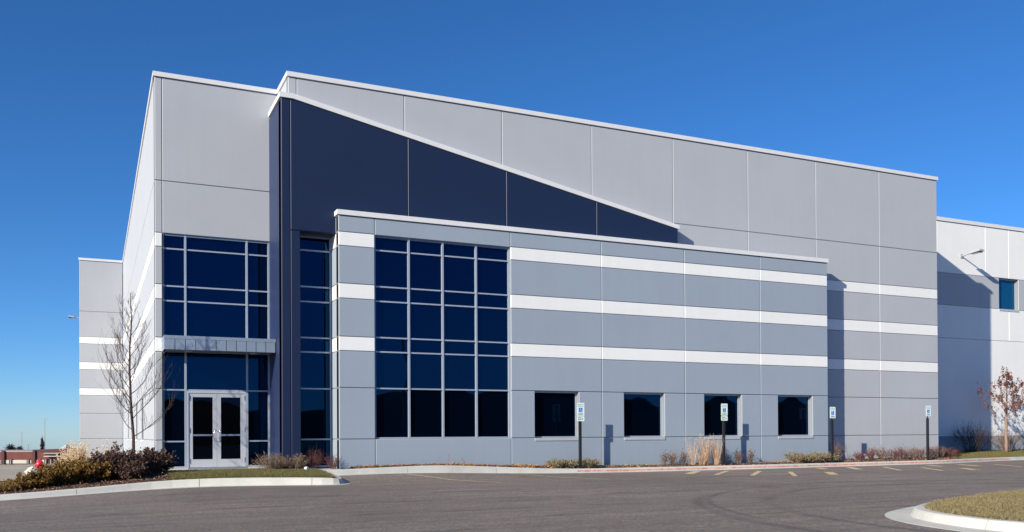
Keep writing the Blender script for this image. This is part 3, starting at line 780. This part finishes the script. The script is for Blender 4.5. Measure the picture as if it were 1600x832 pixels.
def sign(u, v, z0, ztop, label, two, small_top=False):
    t = tag(empty('parking_sign', (u, v, z0)), label, 'sign', 'accessible parking signs')
    H = ztop-z0; pw = .042
    MB().box(-pw, pw, -pw, pw, -.3, H-.55).box(-.018, .018, -.018, .018, H-.56, H-.06).build('post', M['black'], t)
    w_, h_ = .152, .46
    def plate(zc, hh, name='plate'):
        r = .02; pts = []
        for cx, cz, a0 in ((w_-r, hh-r, 0), (-w_+r, hh-r, 90), (-w_+r, -hh+r, 180), (w_-r, -hh+r, 270)):
            for a in (0, 45, 90): pts.append((cx+r*math.cos(R(a0+a)), zc+cz+r*math.sin(R(a0+a))))
        return MB().poly(pts, -.048, -.045).build(name, M['signwhite'], t)
    top = H
    p = plate(top-.23, .23, 'sign_plate')
    bz = top-.23; y = -.0492
    put_text('RESERVED', .056, M['signteal'], p, 0, bz+.165, y); put_text('PARKING', .056, M['signteal'], p, 0, bz+.105, y)
    MB().box(-.075, .075, y-.0004, y+.0005, bz-.105, bz+.055).build('blue_square', M['signblue'], p)
    g = glyph().build('wheelchair_symbol', M['signglyph'], p, (0, y-.002, bz-.025)); g.scale = (1.12, 1, 1.12)
    MB().box(-.10, .10, y-.0004, y+.0005, bz-.175, bz-.150).build('print_line', M['signink'], p)
    MB().box(-.10, .10, y-.0004, y+.0005, bz-.20, bz-.190).build('print_line', M['signteal'], p)
    if two:
        q = plate(top-.46-.018-.085, .085, 'fine_plate'); qz = top-.563
        MB().box(-.11, .03, y-.0004, y+.0005, qz+.02, qz+.045).build('print_line', M['signink'], q)
        MB().box(-.11, .02, y-.0004, y+.0005, qz-.045, qz-.012).build('print_line', M['signteal'], q)
        MB().add([(.05, y, qz+.03), (.12, y, qz), (.05, y, qz-.04)], [(0, 1, 2)]).build('print_mark', M['signteal'], q)
    return t
sign(15.57, 27.84, .34, 2.60, 'reserved parking sign with two plates, on black post overlapping the window nearest the glass corner', True)
sign(21.85, 27.84, .29, 2.63, 'reserved parking sign with two plates, standing in tan grass before a window', True)
sign(27.36, 27.88, .30, 2.55, 'single plate reserved parking sign at the right corner of the office block', False)
sign(33.16, 28.15, .31, 2.66, 'single plate reserved parking sign farthest right, before the plain grey wall', False)

# ------------------------------------------------------------------ plants
def tree(name, loc, label, group, height, trunk_r, seed, first=1.3, n1=16, spread=.75, mats=('bark', 'twig'), leaves=None, twiglen=1.0, gen3=6, upness=.55, trunk_n=14):
    rnd = random.Random(seed); t = tag(empty(name, loc), label, 'tree', group)
    tr, tw = MB(), MB(); ends = []
    pts = []; rad = []; x = y = 0
    for i in range(trunk_n+1):
        f = i/trunk_n; pts.append(Vector((x, y, f*height*.93))); rad.append(trunk_r*(1-f)**.75+.006)
        x += rnd.uniform(-.03, .03)*height/6; y += rnd.uniform(-.03, .03)*height/6
    tr.tube(pts, rad, 8)
    def tpoint(f):
        k = f*trunk_n; i = min(int(k), trunk_n-1); return pts[i].lerp(pts[i+1], k-i), rad[i]
    def shoot(p, d, L, r, gen, mb, k):
        n = 6 if gen < 3 else 4; q = [p.copy()]; rr = [r]; d = d.normalized()
        for i in range(n):
            d = (d+Vector((rnd.gauss(0, .10), rnd.gauss(0, .10), rnd.gauss(.05+upness*.08, .06)))).normalized()
            q.append(q[-1]+d*L/n); rr.append(max(.0018, r*(1-.85*(i+1)/n)))
        mb.tube(q, rr, k, False); return q, rr, d
    for i in range(n1):
        f = first/height+(1-first/height)*(i/n1)**.9*.97; p, r0 = tpoint(min(f, .99))
        a = i*2.4+rnd.uniform(-.5, .5); el = .35+.55*f+rnd.uniform(-.12, .15)
        L = (height-p.z)*.42*spread+.55*spread*(1-abs(f-.4)); L *= rnd.uniform(.75, 1.25)
        q, rr, _ = shoot(p, Vector((math.cos(a)*math.cos(el), math.sin(a)*math.cos(el), math.sin(el))), L, min(r0*.42, .014), 1, tr if L > 1 else tw, 5)
        for j in range(max(3, int(L*gen3))):
            s = rnd.uniform(.2, 1)*(len(q)-1); ii_ = min(int(s), len(q)-2); pp = q[ii_].lerp(q[ii_+1], s-ii_); dd = (q[ii_+1]-q[ii_]).normalized()
            d2 = (dd+Vector((rnd.gauss(0, .55), rnd.gauss(0, .55), rnd.gauss(.25, .35)))).normalized(); l2 = L*rnd.uniform(.2, .55)*twiglen
            q2, _, _ = shoot(pp, d2, l2, .0048, 2, tw, 4)
            ends.append(q2)
            for k in range(rnd.randint(2, 4)):
                s2 = rnd.uniform(.2, 1)*(len(q2)-1); i2 = min(int(s2), len(q2)-2); p3 = q2[i2].lerp(q2[i2+1], s2-i2); d3 = ((q2[i2+1]-q2[i2]).normalized()+Vector((rnd.gauss(0, .5), rnd.gauss(0, .5), rnd.gauss(.25, .3)))).normalized()
                q3, _, _ = shoot(p3, d3, l2*rnd.uniform(.3, .7), .0032, 3, tw, 3); ends.append(q3)
    tr.build('trunk', M[mats[0]], t, smooth=True); cr = tw.build('crown', M[mats[1]], t)
    if leaves:
        n, size, mm = leaves; V = []; F = []
        for i in range(n):
            q = rnd.choice(ends); s = rnd.uniform(.1, 1)*(len(q)-1); i2 = min(int(s), len(q)-2); p = q[i2].lerp(q[i2+1], s-i2)+Vector((rnd.gauss(0, .02), rnd.gauss(0, .02), rnd.gauss(-.015, .02)))
            leaf(V, F, p, size*rnd.uniform(.6, 1.3), rnd)
        me = bpy.data.meshes.new('leaves'); me.from_pydata(V, [], F); o = link('leaves', me, M[mm], cr); o['kind'] = 'stuff'
    return t
def leaf(V, F, p, s, rnd, up=0., flat=1.):
    d = Vector((rnd.gauss(0, 1), rnd.gauss(0, 1), rnd.gauss(up, 1)*flat)).normalized(); e2 = d.cross(Vector((rnd.gauss(0, flat), rnd.gauss(0, flat), rnd.gauss(0, 1)))).normalized()
    b = len(V); V.extend([tuple(p), tuple(p+d*s*.5+e2*s*.34), tuple(p+d*s), tuple(p+d*s*.45-e2*s*.34)]); F.append((b, b+1, b+2, b+3))
def shrub(name, loc, label, group, rx, h, seed, leafmat_, stemmat, nleaf, lsize, nstem=26, up=.9, cat='shrub', stem_r=.006, fork=3, splay=1.0, fill=1.0):
    rnd = random.Random(seed); t = tag(empty(name, loc), label, cat, group); st = MB(); V, F = [], []; tips = []
    for i in range(nstem):
        a = rnd.uniform(0, 2*math.pi); rr = rnd.random()**.6; L = h*rnd.uniform(.65, 1.12)
        base = Vector((math.cos(a)*rr*rx*.30, math.sin(a)*rr*rx*.30, -.03))
        hz = math.sqrt(max(.08, 1-(rr*.72)**2))
        tip = Vector((math.cos(a)*rr*rx*splay, math.sin(a)*rr*rx*splay, L*hz))
        mid = base.lerp(tip, .5)+Vector((rnd.gauss(0, .05)*rx, rnd.gauss(0, .05)*rx, .08*h))
        q = [base, base.lerp(mid, .55)+Vector((0, 0, .02*h)), mid, mid.lerp(tip, .55)+Vector((rnd.gauss(0, .03), rnd.gauss(0, .03), .02)), tip]
        st.tube(q, [stem_r, stem_r*.85, stem_r*.7, stem_r*.5, stem_r*.3], 3, False); tips.append(q)
        for k in range(fork):
            s = rnd.uniform(.8, 3.6); i2 = int(s); p = q[i2].lerp(q[i2+1], s-i2); d = (q[i2+1]-q[i2]).normalized()+Vector((rnd.gauss(0, .5), rnd.gauss(0, .5), rnd.gauss(.3, .3)))
            l = h*rnd.uniform(.15, .4); q2 = [p, p+d*l*.5+Vector((rnd.gauss(0, .01), rnd.gauss(0, .01), .01)), p+d*l]; st.tube(q2, [stem_r*.55, stem_r*.45, stem_r*.25], 3, False); tips.append([q2[0], q2[0].lerp(q2[1], .5), q2[1], q2[1].lerp(q2[2], .5), q2[2]])
    st.build('stems', M[stemmat], t)
    for i in range(nleaf):
        q = rnd.choice(tips); s = rnd.uniform(.7, 4)**fill; s = min(s, 3.999); i2 = int(s); p = q[i2].lerp(q[i2+1], s-i2)+Vector((rnd.gauss(0, .03), rnd.gauss(0, .03), rnd.gauss(0, .03)))
        if p.z < .01: continue
        leaf(V, F, p, lsize*rnd.uniform(.6, 1.35), rnd, up)
    if V:
        me = bpy.data.meshes.new('foliage'); me.from_pydata(V, [], F); o = link('foliage', me, M[leafmat_], t); o['kind'] = 'stuff'
    return t
def grass_clump(name, loc, label, group, h, rx, seed, mat, n=260, plume=0, plumemat='tan', lean=.18, wd=.006, psize=.055, pn=16):
    rnd = random.Random(seed); t = tag(empty(name, loc), label, 'grass clump', group); V, F, V2, F2 = [], [], [], []
    for i in range(n):
        a = rnd.uniform(0, 2*math.pi); r = rx*.35*math.sqrt(rnd.random()); L = h*rnd.uniform(.45, 1.05)
        p = Vector((math.cos(a)*r, math.sin(a)*r, -.02)); d = Vector((math.cos(a)*rx*rnd.uniform(.1, 1.1)/h+rnd.gauss(0, lean*.4), math.sin(a)*rx*rnd.uniform(.1, 1.1)/h+rnd.gauss(0, lean*.4), 1)).normalized()
        s = Vector((rnd.gauss(0, 1), rnd.gauss(0, 1), 0)).normalized()*wd; m1 = p+d*L*.55; e1 = p+d*L+Vector((d.x, d.y, 0))*L*lean-Vector((0, 0, L*.04))
        b = len(V); V.extend([tuple(p-s), tuple(p+s), tuple(m1+s*.8), tuple(m1-s*.8), tuple(e1)]); F.append((b, b+1, b+2, b+3)); F.append((b+3, b+2, b+4))
        if plume and rnd.random() < plume:
            for k in range(pn):
                c = m1.lerp(e1, rnd.uniform(.25, 1.1))+Vector((rnd.gauss(0, psize*.3), rnd.gauss(0, psize*.3), 0)); leaf(V2, F2, c, psize, rnd, 1.6)
    me = bpy.data.meshes.new('blades'); me.from_pydata(V, [], F); o = link('blades', me, M[mat], t); o['kind'] = 'stuff'
    if V2:
        me = bpy.data.meshes.new('plumes'); me.from_pydata(V2, [], F2); o = link('plumes', me, M[plumemat], t); o['kind'] = 'stuff'
    return t
def at_px(x, D, z):            # a point at camera depth D seen in column x
    s = (x-800)/FPX*D; return (_right.x*s+_fwd.x*D, _right.y*s+_fwd.y*D, z)

tree('bare_tree', (1.05, 28.9, .28), 'slim bare tree with upswept twigs at the left corner of the entrance', None, 5.85, .045, 7, first=1.3, n1=30, spread=.62, gen3=11, twiglen=1.15, upness=1.0)
tree('young_tree', (42.7, 31.4, .44), 'young tree keeping russet leaves before the white wing wall', None, 4.2, .085, 21, first=1.35, n1=22, spread=.95, gen3=6, mats=('palebark', 'browntwig'), leaves=(2000, .09, 'redleaf'), upness=.8)

# left planting bed: olive shrubs along the kerb, purple ones towards the tree
olive = [(34, 23.4, .50, .34), (56, 23.7, .55, .42), (80, 24.0, .60, .52), (104, 24.3, .62, .60), (126, 24.6, .60, .66), (146, 24.9, .56, .70), (95, 25.4, .5, .56), (118, 25.6, .5, .66)]
ords = ['first', 'second', 'third', 'fourth', 'fifth', 'sixth']
for i, (x, D, rx, h) in enumerate(olive):
    lab = f'olive and orange low shrub by the left kerb, {ords[i]} from the left' if i < 6 else ('olive shrub in the back row nearer the red hydrant' if i == 6 else 'olive shrub in the back row before the tan plume grass')
    shrub('olive_shrub', at_px(x, D, .08+.02*min(i, 5)), lab, 'olive shrubs in the left bed', rx, h*.86, 100+i, 'olive', 'darktwig', 2600, .062, 34)
purple = [(166, 25.3, .58, .80), (188, 25.5, .58, .82), (210, 25.7, .55, .80), (231, 26.2, .56, .90), (249, 27.0, .44, .80), (176, 26.8, .55, .88), (202, 25.0, .42, .5)]
for i, (x, D, rx, h) in enumerate(purple):
    labs = ['purple brown shrub leftmost of its row, beside the olive shrubs', 'purple brown shrub second in its row, left of the bare tree', 'purple brown shrub right below the bare tree trunk', 'tall purple brown shrub just right of the bare tree trunk', 'thin purple brown shrub nearest the entrance glass', 'purple brown shrub behind the row, left of the bare tree', 'low purple brown shrub close to the kerb, left of the tree']
    shrub('purple_shrub', at_px(x, D, .20+.01*i), labs[i], 'purple shrubs in the left bed', rx, h*.86, 130+i, 'purple', 'darktwig', 2300, .07, 34)
for i, (x, D, h) in enumerate(((112, 33, 1.15), (123, 32.5, 1.42), (101, 34, .95))):
    grass_clump('plume_grass', at_px(x, D, -.05), ['pale plume grass clump in the middle of three behind the olive shrubs', 'tallest pale plume grass clump, at the far corner of the warehouse', 'lowest pale plume grass clump, nearest the red hydrant'][i], 'pale plume grasses', h, .26, 160+i, 'tan', 300, .5, psize=.045)
for i, (x, D, h) in enumerate(((168, 31.5, 1.35), (150, 32, 1.1))):
    grass_clump('plume_grass', at_px(x, D, .1), ['thin pale plume grass rising behind the purple shrubs', 'short thin plume grass between olive and purple shrubs'][i], 'pale plume grasses', h, .22, 170+i, 'tan', 60, .3, psize=.04)
for i, (x, D) in enumerate(((4, 22.9), (16, 23.1), (-14, 22.8), (9, 24.0))):
    grass_clump('orange_grass', at_px(x, D, .04), ['dry orange grass tuft at the left edge by the kerb', 'dry orange grass tuft next to the first olive shrub', 'dry orange grass tuft cut by the left picture edge', 'dry orange grass tuft in the second row at the left edge'][i], 'dry orange grass tufts', .42, .42, 180+i, 'drygrass', 420, wd=.008)
# shrubs by the entrance
shrub('twiggy_shrub', (5.05, 28.7, .36), 'grey brown twiggy mound right of the entrance doors', None, .62, .50, 200, 'sage', 'browntwig', 420, .045, 120, fork=5)
shrub('twiggy_shrub', (5.75, 28.6, .36), 'grey brown twiggy mound beside the white litter', None, .45, .46, 201, 'sage', 'browntwig', 260, .045, 90, fork=5)
shrub('red_twig_shrub', (6.35, 28.95, .40), 'bare dark red twig shrub before the tall slot window', None, .48, .62, 202, 'redleaf', 'redtwig', 60, .04, 46, fork=4)
shrub('red_twig_shrub', (6.93, 28.55, .42), 'small red twig shrub at the corner of the striped office block', None, .32, .42, 203, 'redleaf', 'redtwig', 30, .04, 34, fork=4)
rnd = random.Random(5); b = MB()
bm = bmesh.new(); bmesh.ops.create_icosphere(bm, subdivisions=2, radius=.085)
for v in bm.verts: v.co *= rnd.uniform(.6, 1.2)
me = bpy.data.meshes.new('litter'); bm.to_mesh(me); bm.free(); me.materials.append(M['paper'])
o = link('paper_litter', me, None, None, (6.0, 28.15, .44)); tag(o, 'crumpled white paper litter lying by the twiggy shrub', 'litter')

# foundation bed along the wall
for i, (u, rx, h) in enumerate(((14.75, .42, .26), (15.25, .34, .24), (16.05, .45, .27), (25.6, .5, .36), (26.2, .48, .28), (26.75, .4, .34), (27.45, .42, .32))):
    labs = ['low grey green mound left of the first parking sign', 'low grey green mound touching the first parking sign', 'low grey green mound right of the first parking sign', 'larger grey green mound under the window nearest the third sign', 'flat grey green mound between two others near the third sign', 'grey green mound left of the third parking sign', 'grey green mound right of the third parking sign']
    shrub('sage_mound', (u, 28.05, .31-.0*u), labs[i], 'grey green mounds along the wall', rx, h, 220+i, 'sage', 'browntwig', 1100, .045, 40, fork=3)
for i, (u, h) in enumerate(((19.3, .44), (19.65, .48), (20.2, .46), (22.0, .44), (22.75, .5), (23.35, .48))):
    labs = ['dry brown perennial leftmost before the second joint', 'dry brown perennial left of the panel joint', 'dry brown perennial under the panel joint left of the tan grass', 'dark dry perennial just right of the tan grass', 'dry brown perennial below the sign shadow on its left', 'dry brown perennial right in the sign shadow']
    shrub('dry_perennial', (u, 28.1, .29), labs[i], 'dry perennials along the wall', .2, h, 240+i, 'purple' if i != 1 else 'chips', 'browntwig', 150, .045, 22, fork=4, splay=1.1)
for i, (u, v, h, n) in enumerate(((20.55, 28.05, 1.15, 60), (20.95, 28.0, .75, 80), (21.15, 28.05, 1.25, 150), (21.62, 27.98, 1.2, 130))):
    grass_clump('reed_grass', (u, v, .28), ['thin tan reed grass leftmost of its group', 'short tan reed grass between taller clumps', 'fullest tan reed grass below the window', 'tan reed grass wrapped round the sign post'][i], 'tan reed grasses', h, .26, 260+i, 'reed', n, .45, 'reed', .10, .004, psize=.028, pn=10)
for i, (u, v, rx, h) in enumerate(((28.4, 28.6, .4, .75), (29.5, 28.5, .4, .35), (30.2, 28.55, .3, .48), (30.9, 28.6, .38, .50), (31.5, 28.55, .42, .46), (32.1, 28.6, .42, .48), (32.7, 28.65, .42, .44), (33.3, 28.7, .42, .46), (34.0, 28.7, .35, .50), (34.75, 28.9, .36, .55), (35.7, 29.2, .5, .42), (36.4, 29.5, .45, .36))):
    labs = ['tall red brown shrub in the dark corner shadow', 'low red brown shrub right of the corner shadow', 'red brown shrub where the sign shadow ends', 'red brown shrub left of the main wall joint', 'red brown shrub at the main wall joint', 'red brown shrub, first right of the main wall joint', 'red brown shrub left of the fourth sign', 'red brown shrub, second left of the wall corner group', 'red brown shrub just right of the fourth sign', 'spindly red brown shrub at the main wall corner', 'dense low red shrub beyond the main wall corner', 'last low red shrub beside the lawn']
    shrub('red_brown_shrub', (u, v, .31), labs[i], 'red brown shrubs along the wall', rx, h, 280+i, 'redleaf', 'redtwig' if i % 3 else 'browntwig', 130, .04, 44, fork=4)
shrub('dark_shrub', (41.0, 32.1, .45), 'dark bare shrub in the shadow of the wing wall', None, 1.0, 1.35, 300, 'purple', 'darktwig', 60, .05, 60, fork=6, stem_r=.009)
shrub('bare_shrub', (44.0, 32.3, .47), 'pinkish bare shrub behind the young russet tree', None, .85, .95, 301, 'redleaf', 'browntwig', 90, .05, 60, fork=6, stem_r=.008)
shrub('bare_shrub', (46.6, 32.3, .48), 'bare shrub cut by the right picture edge', None, .8, 1.0, 302, 'redleaf', 'browntwig', 90, .05, 60, fork=6, stem_r=.008)

# leaf litter and mulch chips (uncountable)
def litter(name, strip_, n, size, mat, seed, label, keep=None):
    P = scatter_on(strip_, n, seed, keep); rnd = random.Random(seed); V, F = [], []
    for p in P:
        p = Vector(p)+Vector((0, 0, rnd.uniform(0, .03))); leaf(V, F, p, size*rnd.uniform(.5, 1.4), rnd, .1, .28)
    me = bpy.data.meshes.new(name); me.from_pydata(V, [], F); return stuff(link(name, me, M[mat]), label, 'leaf litter')
litter('fallen_leaves', rb_strip, 4200, .062, 'litter', 31, 'orange and brown leaves blown against the foot of the wall', lambda c: np.exp(-((c[:, 0]-11)/4.5)**2)*(.15+1.2*(np.sin(c[:, 0]*4.1)*np.sin(c[:, 0]*1.7+1)>.1))+.35*np.exp(-((c[:, 0]-18.3)/1.2)**2)+.3*np.exp(-((c[:, 0]-24.8)/.6)**2)+.08)
litter('mulch_chips', rb_strip, 9000, .06, 'chips', 32, 'loose bark chips over the bed along the wall')
litter('bed_chips', bed_strip, 7000, .06, 'chips', 33, 'bark chips and dead leaves under the left shrubs', lambda c: (c[:, 0] > -5)*1.0)
# dry stalks by the office window
for i, (u, h, tilt) in enumerate(((10.75, .42, .02), (11.35, .30, -.35))):
    st = tag(empty('dry_stalk', (u, 28.2, .44)), ['upright dry flower stalk below the office window', 'leaning dry stalk below the office window'][i], 'plant')
    MB().tube([(0, 0, -.03), (tilt*.2, 0, h*.5), (tilt*.5, 0, h)], [.006, .005, .004], 5).build('stem', M['browntwig'], st)
    rnd = random.Random(i); V, F = [], []
    for k in range(26): leaf(V, F, Vector((tilt*.5*k/26+rnd.gauss(0, .012), rnd.gauss(0, .012), h*(.35+.65*k/26))), .03, rnd)
    me = bpy.data.meshes.new('seed_head'); me.from_pydata(V, [], F); link('seed_head', me, M['sage'], st)

# hydrant and rocks
hx, hy, hz = at_px(62, 30.0, 0); hy_root = tag(empty('fire_hydrant', (hx, hy, -.05)), 'red fire hydrant behind the olive shrubs at far left', 'hydrant')
MB().lathe([(.16, 0), (.16, .04), (.105, .05), (.10, .52), (.15, .53), (.15, .57), (.12, .58)], 18).build('barrel', M['hydrant'], hy_root, smooth=False)
MB().lathe([(.135, .58), (.13, .65), (.10, .73), (.05, .775), (.03, .78), (.03, .83), (.0, .83)], 18).build('bonnet', M['hydrant'], hy_root, smooth=True)
MB().lathe([(.07, -.10), (.07, -.19), (.095, -.19), (.095, -.25), (.04, -.26), (.035, -.29)], 14, (0, 0, .46), 'y').build('steamer_cap', M['hydrant'], hy_root)
MB().lathe([(.055, -.09), (.055, -.16), (.07, -.16), (.07, -.21), (.03, -.22)], 14, (0, 0, .48), 'x').build('side_cap', M['hydrant_white'], hy_root)
MB().lathe([(.055, .09), (.055, .16), (.07, .16), (.07, .21), (.03, .22)], 14, (0, 0, .48), 'x').build('side_cap', M['hydrant'], hy_root)
for i, (x, D, s) in enumerate(((33, 25.0, .13), (51, 25.3, .13), (77, 28.5, .20), (50, 28.6, .22))):
    bm = bmesh.new(); bmesh.ops.create_icosphere(bm, subdivisions=2, radius=s); rnd = random.Random(40+i)
    for v in bm.verts: v.co *= rnd.uniform(.8, 1.12); v.co.z *= .7
    me = bpy.data.meshes.new('boulder'); bm.to_mesh(me); bm.free(); me.materials.append(M['rock'])
    o = link('boulder', me, None, None, at_px(x, D, [.26, .30, .42, .40][i])); tag(o, ['pale flat boulder leftmost, beside the drive', 'pale boulder left below the hydrant', 'pale boulder right of the hydrant', 'pale upright boulder touching the hydrant on its left'][i], 'rock', 'pale boulders by the hydrant')

# ------------------------------------------------------------------ background on the left
b = MB()
for i, D in enumerate((33, 38, 44, 52, 60, 70, 85)):
    for x in ((-140, 20, 46, 66, 92, 118)[k] + (0) for k in range(6)):
        p = at_px(x, D, 0); b.v.append((p[0], p[1], tz(p[0], p[1])+.05))
for i in range(6):
    for j in range(5): b.f.append((i*6+j, i*6+j+1, (i+1)*6+j+1, (i+1)*6+j))
structure(b.build('service_drive', M['drive'], smooth=True))

DB = 300; 
def bgp(x, z, d=0): p = at_px(x, DB+d, z); return Vector(p)
axis_o = bgp(-90, 0); px = DB/FPX
def ypx(y, x=60): return 1.5-(y-683.6)*px        # height that shows at row y
br = tag(empty('brick_building', (axis_o.x, axis_o.y, ypx(730)), rz=-YAW), 'long low red brick building far away at the left', 'building')
z0 = ypx(732)-ypx(730)
def bb(name, x0, x1, y0, y1, d0, d1, mat, parent=br):
    X0, X1 = (x0+90)*px, (x1+90)*px; return MB().box(X0, X1, d0, d1, ypx(y1)-ypx(730), ypx(y0)-ypx(730)).build(name, M[mat], parent)
bb('wall', -90, 160, 707, 733, 0, 22, 'brick'); 
bb('parapet', -90.5, 52, 705, 707, -.15, 22.2, 'farroof'); bb('parapet', 52.1, 161, 703.5, 706.9, -.15, 22.2, 'brickd')
bb('stone_band', -90, 49, 719.5, 725, -.12, -.001, 'stonef'); bb('stone_band', 55, 70, 719.5, 725, -.12, -.001, 'stonef')
for x0, x1 in ((3.5, 8), (52, 56)): bb('pilaster', x0, x1, 704.5, 731, -.6, -.13, 'brickd')
for x in (-40, -18, 2, 17, 44.5, 62, 72, 80):
    wn = bb('window', x-2.3, x+2.3, 719, 725.6, -.3, -.125, 'farglass')
    bb('arch', x-2.8, x+2.8, 717.3, 718.9, -.34, -.126, 'brick', br); bb('mullion', x-.4, x+.4, 719, 725.6, -.36, -.3005, 'stonef', wn)
bb('entrance_canopy', 74, 98, 708.5, 710, -2.5, -.001, 'farroof'); bb('sign_board', 76, 93, 710.5, 712.6, -2.2, -2, 'farglass'); bb('canopy_beam', 74, 104, 713.2, 714.4, -2.5, -.001, 'stonef')
bb('painted_porch_shade', 77, 88, 714.5, 722, -.3, -.002, 'farglass')  # dark box whose colour stands in for the shade under the far canopy
# pale pavilion roof behind it
pv = bgp(94, ypx(700), 60); k = (DB+60)/FPX
pr = tag(empty('pavilion', (pv.x, pv.y, ypx(706)-1), rz=-YAW), 'white peaked roof rising behind the brick building', 'building')
MB().add([(-8*k, 0, 0), (8*k, 0, 0), (8*k, 10, 0), (-8*k, 10, 0), (0, 5, 11*k)], [(0, 1, 4), (1, 2, 4), (2, 3, 4), (3, 0, 4)]).build('roof', M['stonef'], pr)
MB().box(-7*k, 7*k, .5, 9.5, -5, 0).build('wall', M['stonef'], pr)
# far poles
for i, (x, ytop, d, lab) in enumerate(((67, 659, 60, 'tall thin light pole left behind the brick building'), (142, 0, 0, ''), (44, 695, 40, 'short utility pole behind the brick building'), (70, 655, 90, 'tallest pale lamp mast behind the brick building'))):
    if not lab: continue
    D = DB+d; kk = D/FPX; p = at_px(x if i != 0 else 34, D, 0); zt = 1.5+(683.6-(ytop if i != 0 else 676))*kk; zb = -12
    pl = tag(empty('light_pole', (p[0], p[1], zb), rz=-YAW), lab, 'pole', 'far poles on the left')
    MB().tube([(0, 0, 0), (0, 0, zt-zb)], [.16, .09], 6).build('mast', M['farroof'], pl)
    MB().box(-.9, .9, -.12, .12, zt-zb-.1, zt-zb+.15).build('crossarm', M['farroof'], pl)
# far bare trees
def far_tree(x, ytop, wpx, D, seed, label):
    kk = D/FPX; p = at_px(x, D, 0); zt = 1.5+(683.6-ytop)*kk; zb = 1.5+(683.6-716)*kk; h = zt-zb
    t = tag(empty('bare_tree', (p[0], p[1], zb)), label, 'tree', 'far trees on the left'); rnd = random.Random(seed); tr, cr = MB(), MB()
    tr.tube([(0, 0, 0), (.05, 0, h*.35), (0, 0, h*.6)], [.3, .24, .12], 6)
    for i in range(150):
        a = rnd.uniform(0, 6.28); el = rnd.uniform(.15, 1.4); r = wpx*kk*.5*rnd.uniform(.5, 1.05); z = h*rnd.uniform(.22, .6)
        d = Vector((math.cos(a)*math.cos(el)*r, math.sin(a)*math.cos(el)*r, math.sin(el)*h*.42)); q0 = Vector((0, 0, z))
        cr.tube([q0, q0+d*.5+Vector((rnd.gauss(0, .2), 0, .2)), q0+d], [.12, .09, .05], 3, False)
    tr.build('trunk', M['darktwig'], t); cr.build('crown', M['darktwig'], t)
far_tree(16, 693, 26, 340, 1, 'far bare tree with ragged crown above the brick roof'); far_tree(31, 697, 16, 345, 2, 'far dense rounded tree above the brick roof'); far_tree(66, 683, 9, 330, 3, 'far slender bare tree at the middle of the brick roof')

# ------------------------------------------------------------------ behind the camera: what the glass mirrors
b = MB(); rnd = random.Random(9); n = 120
hts = [9.0+1.8*math.sin(i*.31)+1.2*math.sin(i*.83+1)+rnd.uniform(-.5, .5) for i in range(n+1)]
for i in range(n+1):
    x = -260+i*(620/n); y = -120-18*math.sin(i*.05)
    for dy, hf in ((26, 0), (14, .55), (4, .95), (0, 1.0), (-6, .9), (-30, 0)): b.v.append((x, y+dy, -.2+hts[i]*hf))
for i in range(n):
    for j in range(5): b.f.append((i*6+j, i*6+j+1, (i+1)*6+j+1, (i+1)*6+j))
structure(b.build('hill', M['hill'], smooth=True))
def lot_light(u, v, h, label, rz):
    t = tag(empty('lot_light', (u, v, 0), rz=rz), label, 'light pole', 'lot lights behind the camera')
    MB().lathe([(.32, -.1), (.32, .7), (.30, .74)], 18).build('base', M['kerb'], t)
    MB().tube([(0, 0, .7), (0, 0, h)], [.10, .065], 10).build('pole', M['bronze'], t)
    MB().box(-.05, .9, -.05, .05, h-.12, h-.02).build('arm', M['bronze'], t); MB().box(.55, 1.25, -.2, .2, h-.16, h+.02).build('head', M['bronze'], t)
lot_light(19.0, -1.3, 8.0, 'dark lot light pole mirrored in the large office window', 0)
lot_light(45.0, 0.2, 8.0, 'dark lot light pole mirrored in the window behind the tan grass', 0)
